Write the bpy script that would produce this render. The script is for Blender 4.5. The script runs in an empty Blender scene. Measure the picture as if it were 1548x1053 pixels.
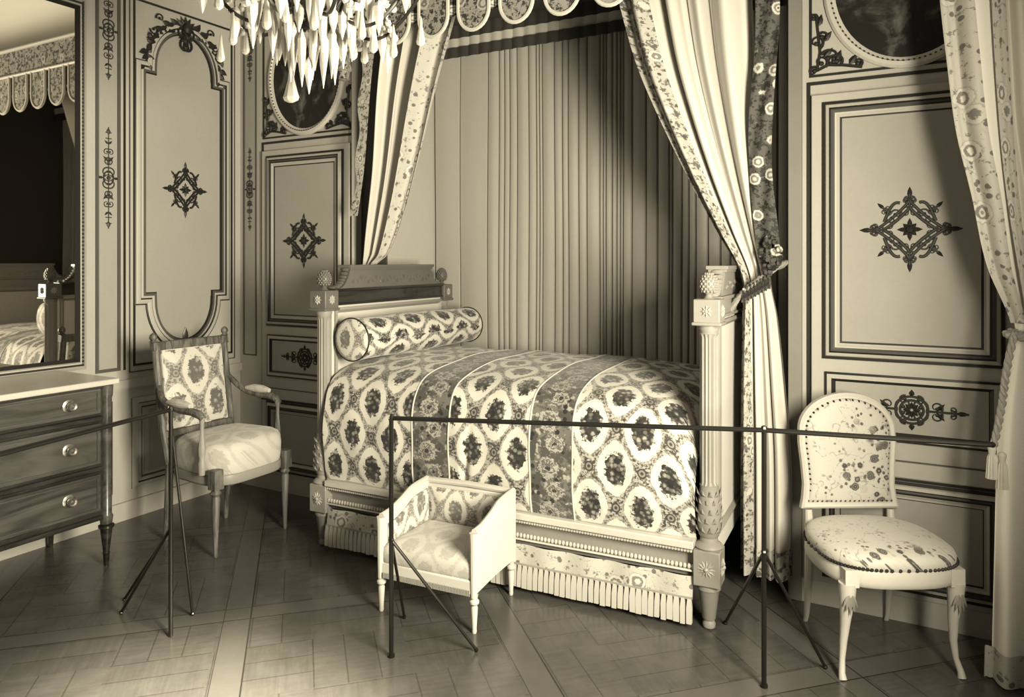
import bpy, math, random
from math import sin, cos, pi, sqrt, radians, atan2
from mathutils import Matrix, Vector
random.seed(7)
C = bpy.context.scene.collection

# ------------------------------------------------------------------ mesh builder
class MB:
    def __init__(s):
        s.v = []; s.f = []; s.mi = []; s.uv = []; s.M = Matrix.Identity(4); s.map = None
    def add(s, vs, fs, mi=0, uvs=None):
        b = len(s.v)
        for k, p in enumerate(vs):
            q = s.map(*p) if s.map else p
            s.v.append((s.M @ Vector(q))[:])
            s.uv.append(uvs[k] if uvs else (p[0], p[2] if len(p) > 2 else p[1]))
        for k, f in enumerate(fs):
            s.f.append([b + i for i in f]); s.mi.append(mi[k] if isinstance(mi, list) else mi)
    def box(s, x0, x1, y0, y1, z0, z1, mi=0, nm=False):
        vs = [(x, y, z) for x in (x0, x1) for y in (y0, y1) for z in (z0, z1)]
        s.add(vs, [(0,1,3,2),(4,6,7,5),(0,4,5,1),(2,3,7,6),(0,2,6,4),(1,5,7,3)], mi)
    def tube(s, pts, r, n=8, closed=False, mi=0, flat=1.0):
        pts = [Vector(p) for p in pts]; N = len(pts)
        rs = r if isinstance(r, (list, tuple)) else [r]*N
        up = None; vs = []
        for i, p in enumerate(pts):
            a = pts[(i-1) % N] if (closed or i > 0) else p
            b = pts[(i+1) % N] if (closed or i < N-1) else p
            t = (b-a)
            t = t.normalized() if t.length > 1e-9 else Vector((0,0,1))
            if up is None:
                up = Vector((0,0,1)) if abs(t.z) < .9 else Vector((1,0,0))
            u = up - t*up.dot(t)
            if u.length < 1e-6: u = t.orthogonal()
            u.normalize(); up = u; w = t.cross(u)
            for k in range(n):
                an = 2*pi*k/n
                vs.append(tuple(p + u*rs[i]*cos(an) + w*rs[i]*sin(an)*flat))
        fs = []
        for i in range(N if closed else N-1):
            j = (i+1) % N
            for k in range(n):
                fs.append((i*n+k, i*n+(k+1)%n, j*n+(k+1)%n, j*n+k))
        if not closed:
            fs.append(tuple(range(n))[::-1]); fs.append(tuple((N-1)*n+k for k in range(n)))
        s.add(vs, fs, mi)
    def lathe(s, prof, c=(0,0,0), n=20, mi=0, flute=None, sq=0):
        vs = []; uv = []
        for (r, z) in prof:
            for k in range(n):
                a = 2*pi*k/n; rr = r
                if flute and flute[2] <= z <= flute[3]:
                    rr = r*(1 - flute[1]*abs(sin(a*flute[0]/2))**.6)
                vs.append((c[0]+rr*cos(a), c[1]+rr*sin(a), c[2]+z)); uv.append((a*r, z))
        fs = []
        for i in range(len(prof)-1):
            for k in range(n):
                fs.append((i*n+k, i*n+(k+1)%n, (i+1)*n+(k+1)%n, (i+1)*n+k))
        fs.append(tuple(range(n))[::-1]); fs.append(tuple((len(prof)-1)*n+k for k in range(n)))
        s.add(vs, fs, mi, uv)
    def ball(s, c, r, n=10, sc=(1,1,1), mi=0):
        vs = []; m = max(4, n//2)
        for i in range(1, m):
            t = pi*i/m
            for k in range(n):
                a = 2*pi*k/n
                vs.append((c[0]+r*sc[0]*sin(t)*cos(a), c[1]+r*sc[1]*sin(t)*sin(a), c[2]-r*sc[2]*cos(t)))
        vs += [(c[0],c[1],c[2]-r*sc[2]), (c[0],c[1],c[2]+r*sc[2])]; b = len(vs)
        fs = []
        for i in range(m-2):
            for k in range(n):
                fs.append((i*n+k, i*n+(k+1)%n, (i+1)*n+(k+1)%n, (i+1)*n+k))
        for k in range(n):
            fs.append((b-2, (k+1)%n, k)); fs.append((b-1, (m-2)*n+k, (m-2)*n+(k+1)%n))
        s.add(vs, fs, mi)
    def prism(s, poly, d0, d1, fn, mi=0):
        n = len(poly)
        vs = [fn(a, b, d0) for a, b in poly] + [fn(a, b, d1) for a, b in poly]
        uv = [(a, b) for a, b in poly]*2
        fs = [tuple(range(n))[::-1], tuple(range(n, 2*n))] + [(i, (i+1)%n, n+(i+1)%n, n+i) for i in range(n)]
        s.add(vs, fs, mi, uv)
    def grid(s, fn, nu, nv, mi=0, wrapu=False):
        vs = []; uv = []
        for j in range(nv+1):
            for i in range(nu+1):
                p, t = fn(i/nu, j/nv); vs.append(p); uv.append(t)
        fs = [(j*(nu+1)+i, j*(nu+1)+i+1, (j+1)*(nu+1)+i+1, (j+1)*(nu+1)+i) for j in range(nv) for i in range(nu)]
        s.add(vs, fs, mi, uv)
    def rings(s, rings, mi=0, cap0=True, cap1=True):
        n = len(rings[0]); vs = [p for r in rings for p in r]; fs = []
        for i in range(len(rings)-1):
            for k in range(n):
                fs.append((i*n+k, i*n+(k+1)%n, (i+1)*n+(k+1)%n, (i+1)*n+k))
        if cap0: fs.append(tuple(range(n))[::-1])
        if cap1: fs.append(tuple((len(rings)-1)*n+k for k in range(n)))
        uv = [(p[0], p[1]+p[2]) for p in vs]
        s.add(vs, fs, mi, uv)
    def frame(s, path, prof, closed=True, mis=None):
        """sweep a moulding profile [(inset, height)] along a 2D polyline, mitred. Coordinates (s, o, z) go through map"""
        n = len(path); vs = []
        for i in range(n):
            p = Vector(path[i])
            a = Vector(path[i-1]) if (closed or i > 0) else None
            b = Vector(path[(i+1)%n]) if (closed or i < n-1) else None
            d1 = (p-a).normalized() if a is not None else (b-p).normalized()
            d2 = (b-p).normalized() if b is not None else d1
            n1 = Vector((-d1.y, d1.x)); n2 = Vector((-d2.y, d2.x))
            m = n1+n2
            m = m/max(.35, m.dot(n1)) if m.length > 1e-6 else n1
            for (off, h) in prof:
                q = p+m*off; vs.append((q.x, h, q.y))
        k = len(prof); fs = []; ml = []
        for i in range(n if closed else n-1):
            j = (i+1)%n
            for q in range(k-1):
                fs.append((i*k+q, i*k+q+1, j*k+q+1, j*k+q)); ml.append(mis[q] if mis else 0)
        s.add(vs, fs, ml)
    def build(s, name, mats, parent=None, smooth=35, bevel=0):
        me = bpy.data.meshes.new(name); me.from_pydata(s.v, [], s.f)
        if not isinstance(mats, (list, tuple)): mats = [mats]
        for m in mats: me.materials.append(m)
        for p, m in zip(me.polygons, s.mi): p.material_index = m
        ul = me.uv_layers.new(name='uv')
        for l in me.loops: ul.data[l.index].uv = s.uv[l.vertex_index]
        me.update()
        if smooth:
            me.shade_smooth(); me.set_sharp_from_angle(angle=radians(smooth))
        o = bpy.data.objects.new(name, me); C.objects.link(o)
        if parent: o.parent = parent
        if bevel:
            b = o.modifiers.new('edge', 'BEVEL'); b.width = bevel; b.segments = 2; b.limit_method = 'ANGLE'; b.angle_limit = radians(50)
        return o

def tag(o, label=None, cat=None, group=None, kind=None):
    if label: o['label'] = label
    if cat: o['category'] = cat
    if group: o['group'] = group
    if kind: o['kind'] = kind
    return o
def thing(name, label, cat, loc=(0,0,0), rz=0, group=None):
    o = bpy.data.objects.new(name, None); C.objects.link(o); o.empty_display_size = .1
    o.location = loc; o.rotation_euler = (0, 0, rz)
    return tag(o, label, cat, group)
def struct(o): return tag(o, kind='structure')
def copy_tree(o, parent=None):
    c = o.copy(); C.objects.link(c); c.parent = parent
    for ch in list(o.children): copy_tree(ch, c)
    return c
def cr(keys, t):
    """smooth interpolation of sorted (t, value) keys"""
    if t <= keys[0][0]: return keys[0][1]
    if t >= keys[-1][0]: return keys[-1][1]
    for i in range(len(keys)-1):
        if keys[i][0] <= t <= keys[i+1][0]:
            t0, a = keys[i]; t1, b = keys[i+1]; f = (t-t0)/(t1-t0)
            m0 = (b-keys[i-1][1])/(t1-keys[i-1][0]) if i > 0 else (b-a)/(t1-t0)
            m1 = (keys[i+2][1]-a)/(keys[i+2][0]-t0) if i+2 < len(keys) else (b-a)/(t1-t0)
            h = t1-t0
            return (2*f**3-3*f*f+1)*a + (f**3-2*f*f+f)*h*m0 + (-2*f**3+3*f*f)*b + (f**3-f*f)*h*m1

# ------------------------------------------------------------------ materials
class X:
    """tiny expression wrapper that writes Math nodes"""
    nt = None
    def __init__(s, k): s.k = k
    @staticmethod
    def m(op, *a, clamp=False):
        n = X.nt.nodes.new('ShaderNodeMath'); n.operation = op; n.use_clamp = clamp
        for i, q in enumerate(a):
            if isinstance(q, X): q = q.k
            if isinstance(q, (int, float)): n.inputs[i].default_value = q
            else: X.nt.links.new(q, n.inputs[i])
        return X(n.outputs[0])
    def __add__(s, o): return X.m('ADD', s, o)
    __radd__ = __add__
    def __sub__(s, o): return X.m('SUBTRACT', s, o)
    def __rsub__(s, o): return X.m('SUBTRACT', o, s)
    def __mul__(s, o): return X.m('MULTIPLY', s, o)
    __rmul__ = __mul__
    def __truediv__(s, o): return X.m('DIVIDE', s, o)
def Min(a, b): return X.m('MINIMUM', a, b)
def Max(a, b): return X.m('MAXIMUM', a, b)
def Mod(a, b): return X.m('FLOORED_MODULO', a, b)
def Abs(a): return X.m('ABSOLUTE', a)
def Sqrt(a): return X.m('SQRT', a)
def Sin(a): return X.m('SINE', a)
def SS(a, lo, hi):
    n = X.nt.nodes.new('ShaderNodeMapRange'); n.interpolation_type = 'SMOOTHSTEP'
    X.nt.links.new(a.k, n.inputs['Value'])
    if lo > hi:
        lo, hi = hi, lo; n.inputs['To Min'].default_value = 1; n.inputs['To Max'].default_value = 0
    n.inputs['From Min'].default_value = lo; n.inputs['From Max'].default_value = hi
    return X(n.outputs[0])
def Mix(a, b, t): return (b-a)*t + a if isinstance(a, X) or isinstance(b, X) else X(X.m('MULTIPLY', t, b-a).k) + a
def coords(kind='UV'):
    n = X.nt.nodes.new('ShaderNodeTexCoord'); s = X.nt.nodes.new('ShaderNodeSeparateXYZ')
    X.nt.links.new(n.outputs[kind], s.inputs[0]); return X(s.outputs[0]), X(s.outputs[1]), X(s.outputs[2]), n.outputs[kind]
def vec(a, b, c=0.0):
    n = X.nt.nodes.new('ShaderNodeCombineXYZ')
    for i, q in enumerate((a, b, c)):
        if isinstance(q, X): X.nt.links.new(q.k, n.inputs[i])
        else: n.inputs[i].default_value = q
    return n.outputs[0]
def noise(v, scale, detail=3, rough=.6, dist=0):
    n = X.nt.nodes.new('ShaderNodeTexNoise'); X.nt.links.new(v, n.inputs['Vector'])
    n.inputs['Scale'].default_value = scale; n.inputs['Detail'].default_value = detail
    n.inputs['Roughness'].default_value = rough; n.inputs['Distortion'].default_value = dist
    return X(n.outputs[0])
def voro(v, scale, feature='F1', rnd=1.0):
    n = X.nt.nodes.new('ShaderNodeTexVoronoi'); n.feature = feature; X.nt.links.new(v, n.inputs['Vector'])
    n.inputs['Scale'].default_value = scale; n.inputs['Randomness'].default_value = rnd
    s = X.nt.nodes.new('ShaderNodeSeparateColor')
    X.nt.links.new(n.outputs['Color'], s.inputs[0])
    return X(n.outputs['Distance']), X(s.outputs[0])

TINT = (1.0, .965, .90)
ALB = .66
def mat(name, g=.5, rough=.6, metal=0, spec=.4, fn=None, bump=None, sheen=0, trans=0, coat=0):
    m = bpy.data.materials.new(name); m.use_nodes = True; nt = m.node_tree; X.nt = nt
    b = nt.nodes['Principled BSDF']
    b.inputs['Roughness'].default_value = rough; b.inputs['Metallic'].default_value = metal
    b.inputs['Specular IOR Level'].default_value = spec; b.inputs['Sheen Weight'].default_value = sheen
    b.inputs['Transmission Weight'].default_value = trans; b.inputs['Coat Weight'].default_value = coat
    g = g*ALB
    v = fn() if fn else None
    bp = None
    if isinstance(v, tuple): v, bp = v
    if v is None:
        b.inputs['Base Color'].default_value = (g*TINT[0], g*TINT[1], g*TINT[2], 1)
    else:
        vv = Max(v*ALB, .004)
        c = nt.nodes.new('ShaderNodeCombineColor')
        for i in range(3): nt.links.new((vv*TINT[i]).k, c.inputs[i])
        nt.links.new(c.outputs[0], b.inputs['Base Color'])
    if bp is not None:
        bn = nt.nodes.new('ShaderNodeBump'); bn.inputs['Strength'].default_value = .5
        bn.inputs['Distance'].default_value = bump or .002
        nt.links.new(bp.k, bn.inputs['Height']); nt.links.new(bn.outputs[0], b.inputs['Normal'])
    return m

def f_wall(g, amp=.05):
    def f():
        x, y, z, o = coords('Object')
        n = noise(o, 3.0, 4, .7); n2 = noise(o, 60, 2)
        return Mix(g-amp, g+amp, n)*(.94+.12*n2)
    return f
def f_wood(g0, g1, axis=2, sc=18):
    def f():
        x, y, z, o = coords('Object')
        s = [sc, sc, sc]; s[axis] = sc*.12
        v = vec(x*s[0], y*s[1], z*s[2]); n = noise(v, 1.0, 5, .65, 1.5)
        return Mix(g0, g1, SS(n, .3, .7))
    return f
def f_ogee(wscale=1.0, amp=1.0, bands=(), seams=()):
    def f():
        U, V, _, o = coords('UV')
        w, h = .225*wscale, .335*wscale; rx, ry = .078*wscale, .118*wscale
        nn = noise(vec(U, V), 34/wscale, 4, .7) ; nf = noise(vec(U, V), 95/wscale, 3, .7)
        def pw(q, e): return X.m('POWER', Abs(q), e)
        def d(du, dv, ax, ay, e=2.0):
            a = (Mod(U+du, w)-w/2)/ax; b = (Mod(V+dv, h)-h/2)/ay
            return X.m('POWER', pw(a, e)+pw(b, e), 1/e)
        D = Min(d(0, 0, rx, ry, 1.55), d(w/2, h/2, rx, ry, 1.55))
        Dw = D+(nn-.5)*.22
        base = Mix(.56, .20, SS(nf+(nn-.5)*.5, .46, .56))
        gar = SS(D, 1.08, 1.14)*SS(D, 1.36, 1.26)*SS(nn+(nf-.5)*.8, .43, .52)
        base = Mix(base, base*.30, gar)
        oval = SS(Dw, 1.03, .97)
        c = Mix(base, .86, oval)
        bq = SS(Min(d(0, 0, rx*.62, ry*.62), d(w/2, h/2, rx*.62, ry*.62))+(nn-.5)*1.5+(nf-.5)*.6, .98, .90)
        vd, vc = voro(vec(U, V), 46/wscale)
        inner = Mix(.045, .50, SS(vd+(nf-.5)*.7, .58, .20))*Mix(.3, 1.0, vc)
        c = Mix(c, inner, bq)
        R = Min(d(w/2, 0, .019*wscale, .021*wscale), d(0, h/2, .019*wscale, .021*wscale))
        Rn = R+(nf-.5)*.3
        c = Mix(c, Mix(.30, .05, SS(Sin(R*9.0), -.2, .5)), SS(Rn, 1.05, .95))
        if bands:
            k = None
            for (a, b) in bands:
                q = SS(U, a, a+.004)*SS(U, b, b-.004); k = q if k is None else Max(k, q)
            n3 = noise(vec(U, V), 50, 3, .7); n4 = noise(vec(U, V), 12, 2, .5)
            q1 = None
            for (a, b) in bands:
                m_ = (a+b)/2
                for (du, dv, r_) in ((-.012, 0, .050), (.020, .095, .042)):
                    x1 = U-m_-du; y1 = Mod(V+dv, .20)-.10
                    r1 = Sqrt(x1*x1+y1*y1)/r_
                    q1 = r1 if q1 is None else Min(q1, r1)
            rr = q1+(n3-.5)*1.0
            petals = Mix(.14, .50, SS(Sin(rr*11.0+n3*12), -.5, .4)); petals = Mix(petals, .04, SS(rr, .25, .18))
            v2, c2 = voro(vec(U, V), 34)
            ground = Mix(.20, .09, SS(n3+(n4-.5), .42, .55)); ground = Mix(.5, ground, SS(noise(vec(U, V), 24, 2, .6), .36, .42))
            ground = Mix(ground, .025, SS(v2, .42, .32)*SS(c2, .45, .5))
            bc = Mix(ground, petals, SS(rr, 1.05, .95))
            c = Mix(c, bc, k)
            for (a, b) in bands:
                for e in (a, b):
                    c = Mix(c, .72, SS(Abs(U-e), .006, .004))
        if amp != 1.0:
            c = Mix(.72, c, amp)
        return c, nf
    return f
def f_floral(light=.62, dark=.07, sc=11, dens=.5, fl=.8, th=.25):
    def f():
        U, V, _, o = coords('UV'); v = vec(U, V)
        n1 = noise(v, 30, 4, .7); n2 = noise(v, 90, 3, .7)
        d, c = voro(v, sc, rnd=.6); d2, c2 = voro(v, sc*3.5)
        leaf = SS(n1+(n2-.5)*.4, dens, dens+.05)
        g = Mix(light, dark, leaf)
        g = Mix(g, dark*.7, SS(d2, .34, .26)*SS(c2, .6, .65))
        fm = SS(d+(n1-.5)*.28, .38, .30)*SS(c, th, th+.05)
        pet = Mix(fl*.35, fl, SS(Sin(d*34+n1*9), -.5, .4)); pet = Mix(pet, dark, SS(d, .09, .06))
        return Mix(g, pet, fm), n2
    return f
def f_sprays():
    # cream silk scattered with rose sprays that thicken towards one side
    U, V, _, o = coords('UV'); v = vec(U, V)
    n1 = noise(v, 60, 3, .7); n0 = noise(v, 130, 2, .6); d, c = voro(v, 24); d2, c2 = voro(v, 52); big = noise(v, 6.5, 2, .5)
    dens = big+U*1.3-V*.45
    m = SS(dens, .46, .58); m2 = SS(dens, .36, .50)
    fl = SS(d+(n1-.5)*.35, .46, .38)*m*SS(c, .22, .28)
    lf = SS(d2+(n1-.5)*.3, .38, .30)*m2*SS(c2, .52, .58)
    st = SS(Abs(noise(v, 11, 2, .5)-.5), .014, .007)*.55*SS(n1, .45, .52)
    g = Mix(.72, .22, st)
    g = Mix(g, .14, lf)
    g = Mix(g, Mix(.07, .30, SS(Sin(d*55+n1*8), -.2, .6)), fl)
    return g*(.92+.16*n0), n1
def f_floor():
    x, y, z, o = coords('Object')
    a = (x+y)*.7071; b = (x-y)*.7071
    S = 1.04; ma = Mod(a+.30, S); mb = Mod(b+.16, S)
    strip = Max(SS(ma, .105, .10), SS(mb, .105, .10))
    pw = .115
    ia = X.m('FLOOR', ma/pw); ib = X.m('FLOOR', mb/pw)
    chk = Mod(X.m('FLOOR', ma/(pw*2.97))+X.m('FLOOR', mb/(pw*2.97)), 2.0)
    la = Min(Mod(ma, pw), pw-Mod(ma, pw)); lb = Min(Mod(mb, pw), pw-Mod(mb, pw))
    line = Mix(la, lb, chk)
    n = noise(vec(a*6, b*6), 1.6, 5, .7); n2 = noise(vec(a*3, b*50), 1.0, 4, .7); n3 = noise(vec(a*50, b*3), 1.0, 4, .7)
    g = Mix(.075, .14, Mix(n2, n3, chk))*(.6+.8*n)
    wn = X.nt.nodes.new('ShaderNodeTexWhiteNoise'); wn.noise_dimensions = '3D'
    X.nt.links.new(vec(Mix(ia, ib, chk), chk, X.m('FLOOR', (a+.3)/S)), wn.inputs['Vector'])
    g = g*(.93+.14*X(wn.outputs[0]))
    g = Mix(g, g*.62, SS(line, .004, .0015)*(1-strip))
    g = Mix(g, .105+n*.04, strip)
    e = Min(Min(ma, Abs(ma-.105)), Min(mb, Abs(mb-.105)))
    g = Mix(g, .03, SS(e, .004, .0015))
    return g, n

M = {}
M['stile'] = mat('cream painted panelling', rough=.5, fn=f_wall(.60, .03))
M['field'] = mat('grey-cream panel field', rough=.6, fn=f_wall(.48, .04))
M['pilaster'] = mat('grey pilaster paint', rough=.6, fn=f_wall(.30, .04))
M['gild'] = mat('tarnished gilding', .035, .45, metal=.3)
M['gild2'] = mat('darkened gilt ornament', .028, .5, metal=.2)
M['gild3'] = mat('worn gilt ornament', .06, .5, metal=.2)
M['shade'] = mat('brown painted fillet', rough=.55, fn=f_wall(.11, .03))
M['plaster'] = mat('ceiling plaster', .4, .8)
M['cove'] = mat('white plaster cove', 1.1, .8)
M['satin_lit'] = mat('cream satin with light painted in', 1.22, .5, sheen=.4)  # brighter copy of the satin; the near drape's light is in its colour
M['unseen_wall'] = mat('darkened unseen wall', .12, .9)  # dark finish added to the unseen walls to cut bounced light
M['floor'] = mat('diagonal parquet', rough=.22, spec=.5, fn=f_floor)
M['rosette'] = mat('worn white rosette', .50, .5)
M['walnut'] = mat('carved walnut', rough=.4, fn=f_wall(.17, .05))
M['mahog'] = mat('dark mahogany', rough=.3, spec=.5, fn=f_wood(.012, .05, 1), coat=.2)
M['mahog_l'] = mat('figured mahogany veneer', rough=.3, fn=f_wood(.035, .13, 1, 9), coat=.2)
M['marble'] = mat('white marble', rough=.3, fn=f_wall(.72, .08))
M['brass'] = mat('polished brass', .55, .3, metal=.9)
M['brass_d'] = mat('dull brass', .2, .4, metal=.8)
M['iron'] = mat('blackened iron', .05, .28, metal=.75)
M['glass_m'] = mat('silvered mirror glass', 1.25, .015, metal=1.0)
M['crystal'] = mat('cut crystal', .95, .35, spec=.4, trans=.15)
M['paint_w'] = mat('white painted carved wood', rough=.4, fn=f_wall(.74, .04))
M['paint_g'] = mat('aged grey-white carved wood', rough=.45, fn=f_wall(.38, .07))
M['silk_w'] = mat('plain white silk', .78, .6, sheen=.3)
M['wood_chair'] = mat('worn painted chair frame', rough=.5, fn=f_wood(.05, .24, 2, 30))
M['ogee_bed'] = mat('medallion brocade with rose bands', rough=.65, fn=f_ogee(1, 1, bands=((.575, .775), (1.185, 1.385))), bump=.002, sheen=.2)
M['ogee'] = mat('medallion brocade', rough=.65, fn=f_ogee(.88), bump=.002, sheen=.2)
M['ogee_sm'] = mat('faded medallion brocade', rough=.65, fn=f_ogee(.75, .75), bump=.002, sheen=.2)
M['damask'] = mat('pale faded brocade', rough=.65, fn=f_ogee(.8, .22), bump=.002, sheen=.2)
M['sprays'] = mat('cream silk with rose sprays', rough=.6, fn=f_sprays, bump=.002, sheen=.2)
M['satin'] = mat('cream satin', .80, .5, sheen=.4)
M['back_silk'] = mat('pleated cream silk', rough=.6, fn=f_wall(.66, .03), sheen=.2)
M['border'] = mat('embroidered flower border', rough=.7, fn=f_floral(.62, .16, 12, .52, .8), bump=.003)
M['border_d'] = mat('dark flower garland embroidery', rough=.7, fn=f_floral(.10, .02, 13, .5, .70, .02), bump=.003)
M['border_n'] = mat('pale flower border', rough=.7, fn=f_floral(.70, .30, 9, .58, .8), bump=.003)
M['lambrequin'] = mat('embroidered lambrequin cloth', rough=.7, fn=f_floral(.42, .06, 9, .50, .6), bump=.003)
M['fringe'] = mat('cream silk fringe', .72, .7, sheen=.3)
M['cord'] = mat('twisted silk cord', .38, .6)
M['canopy_and_shade'] = mat('dark canopy lining and alcove shade', .07, .8)  # canopy lining; also painted shade for alcove faces and the curtain gap
M['side_silk'] = mat('grey side hanging', rough=.7, fn=f_wall(.30, .03))
def f_paint():
    x, y, z, o = coords('Object')
    n = noise(o, 5.5, 6, .62, .8); return Mix(.015, .24, SS(n, .48, .78))
M['canvas'] = mat('dark varnished painting', rough=.4, fn=f_paint)
M['nail'] = mat('dark upholstery nails', .04, .4, metal=.5)
M['ogee_chair'] = mat('large medallion brocade', rough=.65, fn=f_ogee(1.08, .8), bump=.002, sheen=.2)

# ------------------------------------------------------------------ ornament drawing (s, o, z local plane)
def spiral(cx, cz, r0, r1, a0, a1, n=14):
    return [(cx+(r0+(r1-r0)*i/n)*cos(a0+(a1-a0)*i/n), cz+(r0+(r1-r0)*i/n)*sin(a0+(a1-a0)*i/n)) for i in range(n+1)]
class Orn:
    """collects flat-relief scrollwork into a mesh builder whose map places (s, o, z)"""
    def __init__(s, mb, o=.004): s.mb = mb; s.o = o
    def line(s, pts, r=.004, taper=False):
        r = r*1.05
        n = len(pts); rs = [r*(1-.65*i/(n-1)) if taper else r for i in range(n)]
        s.mb.tube([(p[0], s.o, p[1]) for p in pts], rs, 6)
    def leaf(s, x, z, ang, L, w):
        c, d = cos(ang), sin(ang)
        pr = [(0, 0), (.3, .5), (.6, .42), (1, 0), (.6, -.42), (.3, -.5)]
        pts = [(x+c*L*a-d*w*b, s.o-.003, z+d*L*a+c*w*b) for a, b in pr]
        ctr = (x+c*L*.45, s.o+.006, z+d*L*.45)
        s.mb.add(pts+[ctr], [(i, (i+1)%6, 6) for i in range(6)])
    def curl(s, x, z, ang, r, hand=1, turns=1.25, w=.004):
        """scroll that leaves (x,z) along ang and rolls up"""
        cx = x-hand*sin(ang)*r; cz = z+hand*cos(ang)*r
        a0 = ang-hand*pi/2
        pts = spiral(cx, cz, r, r*.22, a0, a0+hand*2*pi*turns*.8, 14)
        s.line(pts, w, True); s.mb.ball((pts[-1][0], s.o, pts[-1][1]), w*1.7, 6)
    def fleur(s, x, z, ang, L):
        s.leaf(x, z, ang, L, L*.42)
        for h in (1, -1):
            s.curl(x, z, ang+h*.5, L*.26, h, 1.0, L*.055)
        c, d = cos(ang+pi/2), sin(ang+pi/2)
        s.line([(x-c*L*.2, z-d*L*.2), (x+c*L*.2, z+d*L*.2)], L*.07)
    def rosette(s, cx, cz, a, b):
        for k, r in ((.50, .0065), (.66, .006)):
            s.mb.tube([(cx+a*k*cos(t)*abs(cos(t))**1.3*1.0, s.o, cz+b*k*sin(t)*abs(sin(t))**1.3) for t in [2*pi*i/56 for i in range(56)]], r, 6, True)
        for i in range(8):
            s.leaf(cx, cz, i*pi/4, min(a, b)*(.22 if i % 2 else .30), min(a, b)*.14)
        s.mb.ball((cx, s.o, cz), min(a, b)*.09, 8)
        for ang, L in ((0, a), (pi/2, b), (pi, a), (-pi/2, b)):
            s.line([(cx+cos(ang)*L*.5, cz+sin(ang)*L*.5), (cx+cos(ang)*L*.80, cz+sin(ang)*L*.80)], .0045)
            s.fleur(cx+cos(ang)*L*.68, cz+sin(ang)*L*.68, ang, L*.33)
            for h in (1, -1):
                s.curl(cx+cos(ang)*L*.50, cz+sin(ang)*L*.50, ang+h*1.0, L*.13, h, 1.2)
                s.curl(cx+cos(ang)*L*.62, cz+sin(ang)*L*.62, ang+h*2.0, L*.09, -h, 1.1)
        for sx in (1, -1):
            for sz in (1, -1):
                ang = atan2(b*sz, a*sx); x = cx+.36*a*sx; z = cz+.36*b*sz
                pts = [(cx+a*sx*(.18+.30*t), cz+b*sz*(.60-.12*t-.30*t*t+.08*sin(t*pi))) for t in [i/10 for i in range(11)]]
                s.line(pts, .006)
                s.line([(x, z), (x+.16*a*sx, z+.16*b*sz)], .004)
                s.fleur(x+.10*a*sx, z+.10*b*sz, ang, min(a, b)*.26)
                for h in (1, -1): s.curl(x, z, ang+h*.9, min(a, b)*.12, h, 1.2)
    def chain(s, cx, z0, z1, w, big=True):
        """vertical symmetrical candelabra ornament"""
        H = z1-z0; cz = (z0+z1)/2
        for sg in (1, -1):
            s.line([(cx, cz), (cx, cz+sg*H/2)], .0025)
            s.leaf(cx, cz+sg*H*.42, sg*pi/2, H*.08, w*.25)
            for k in (.46, .40): s.line([(cx-w*.14, cz+sg*H*k*.97), (cx+w*.14, cz+sg*H*k*.97)], .0025)
            for h in (1, -1):
                s.curl(cx, cz+sg*H*.28, sg*pi/2-sg*h*.9, w*.16, sg*h*-1 if sg > 0 else h*1, 1.2, .003)
                s.curl(cx, cz+sg*H*.20, sg*pi/2-sg*h*1.5, w*.20, -sg*h, 1.2, .0035)
                s.curl(cx, cz+sg*H*.10, sg*pi/2-sg*h*1.2, w*.24, -sg*h, 1.2, .004)
                s.leaf(cx, cz+sg*H*.16, sg*pi/2-sg*h*.8, w*.38, w*.15)
                s.leaf(cx, cz+sg*H*.33, sg*pi/2-sg*h*.8, w*.28, w*.12)
        for h in (0, 1):
            a = h*pi; s.fleur(cx+cos(a)*w*.22, cz, a, w*.34)
        s.mb.tube([(cx+w*.24*cos(t), s.o, cz+w*.30*sin(t)) for t in [2*pi*i/20 for i in range(20)]], .004, 6, True)
        s.mb.ball((cx, s.o, cz), w*.1, 8)
    def cartouche(s, cx, cz, w, h):
        for k in (1.0, .72):
            s.mb.tube([(cx+.28*w*k*cos(t), s.o, cz+.40*h*2*.5*k*sin(t)) for t in [2*pi*i/28 for i in range(28)]], .005, 6, True)
        for i in range(8): s.leaf(cx, cz, i*pi/4, h*.28, h*.16)
        for g in (1, -1):
            for q in (1, -1):
                s.curl(cx+g*w*.26, cz, (0 if g > 0 else pi)+q*1.0, h*.24, q*1, 1.2, .005)
                s.curl(cx+g*w*.50, cz, (0 if g > 0 else pi)+q*.8, h*.18, q, 1.2, .004)
                s.curl(cx+g*w*.10, cz+q*h*.42, (q*pi/2)-g*q*1.2, h*.14, -g*q, 1.2, .004)
                s.leaf(cx+g*w*.40, cz, (0 if g > 0 else pi)+q*.8, h*.4, h*.16)
            s.line([(cx+g*w*.28, cz), (cx+g*w*.95, cz)], .0045)
            s.fleur(cx+g*w*.72, cz, 0 if g > 0 else pi, w*.28)
            s.leaf(cx, cz+g*h*.38, g*pi/2, h*.26, h*.2)
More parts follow.
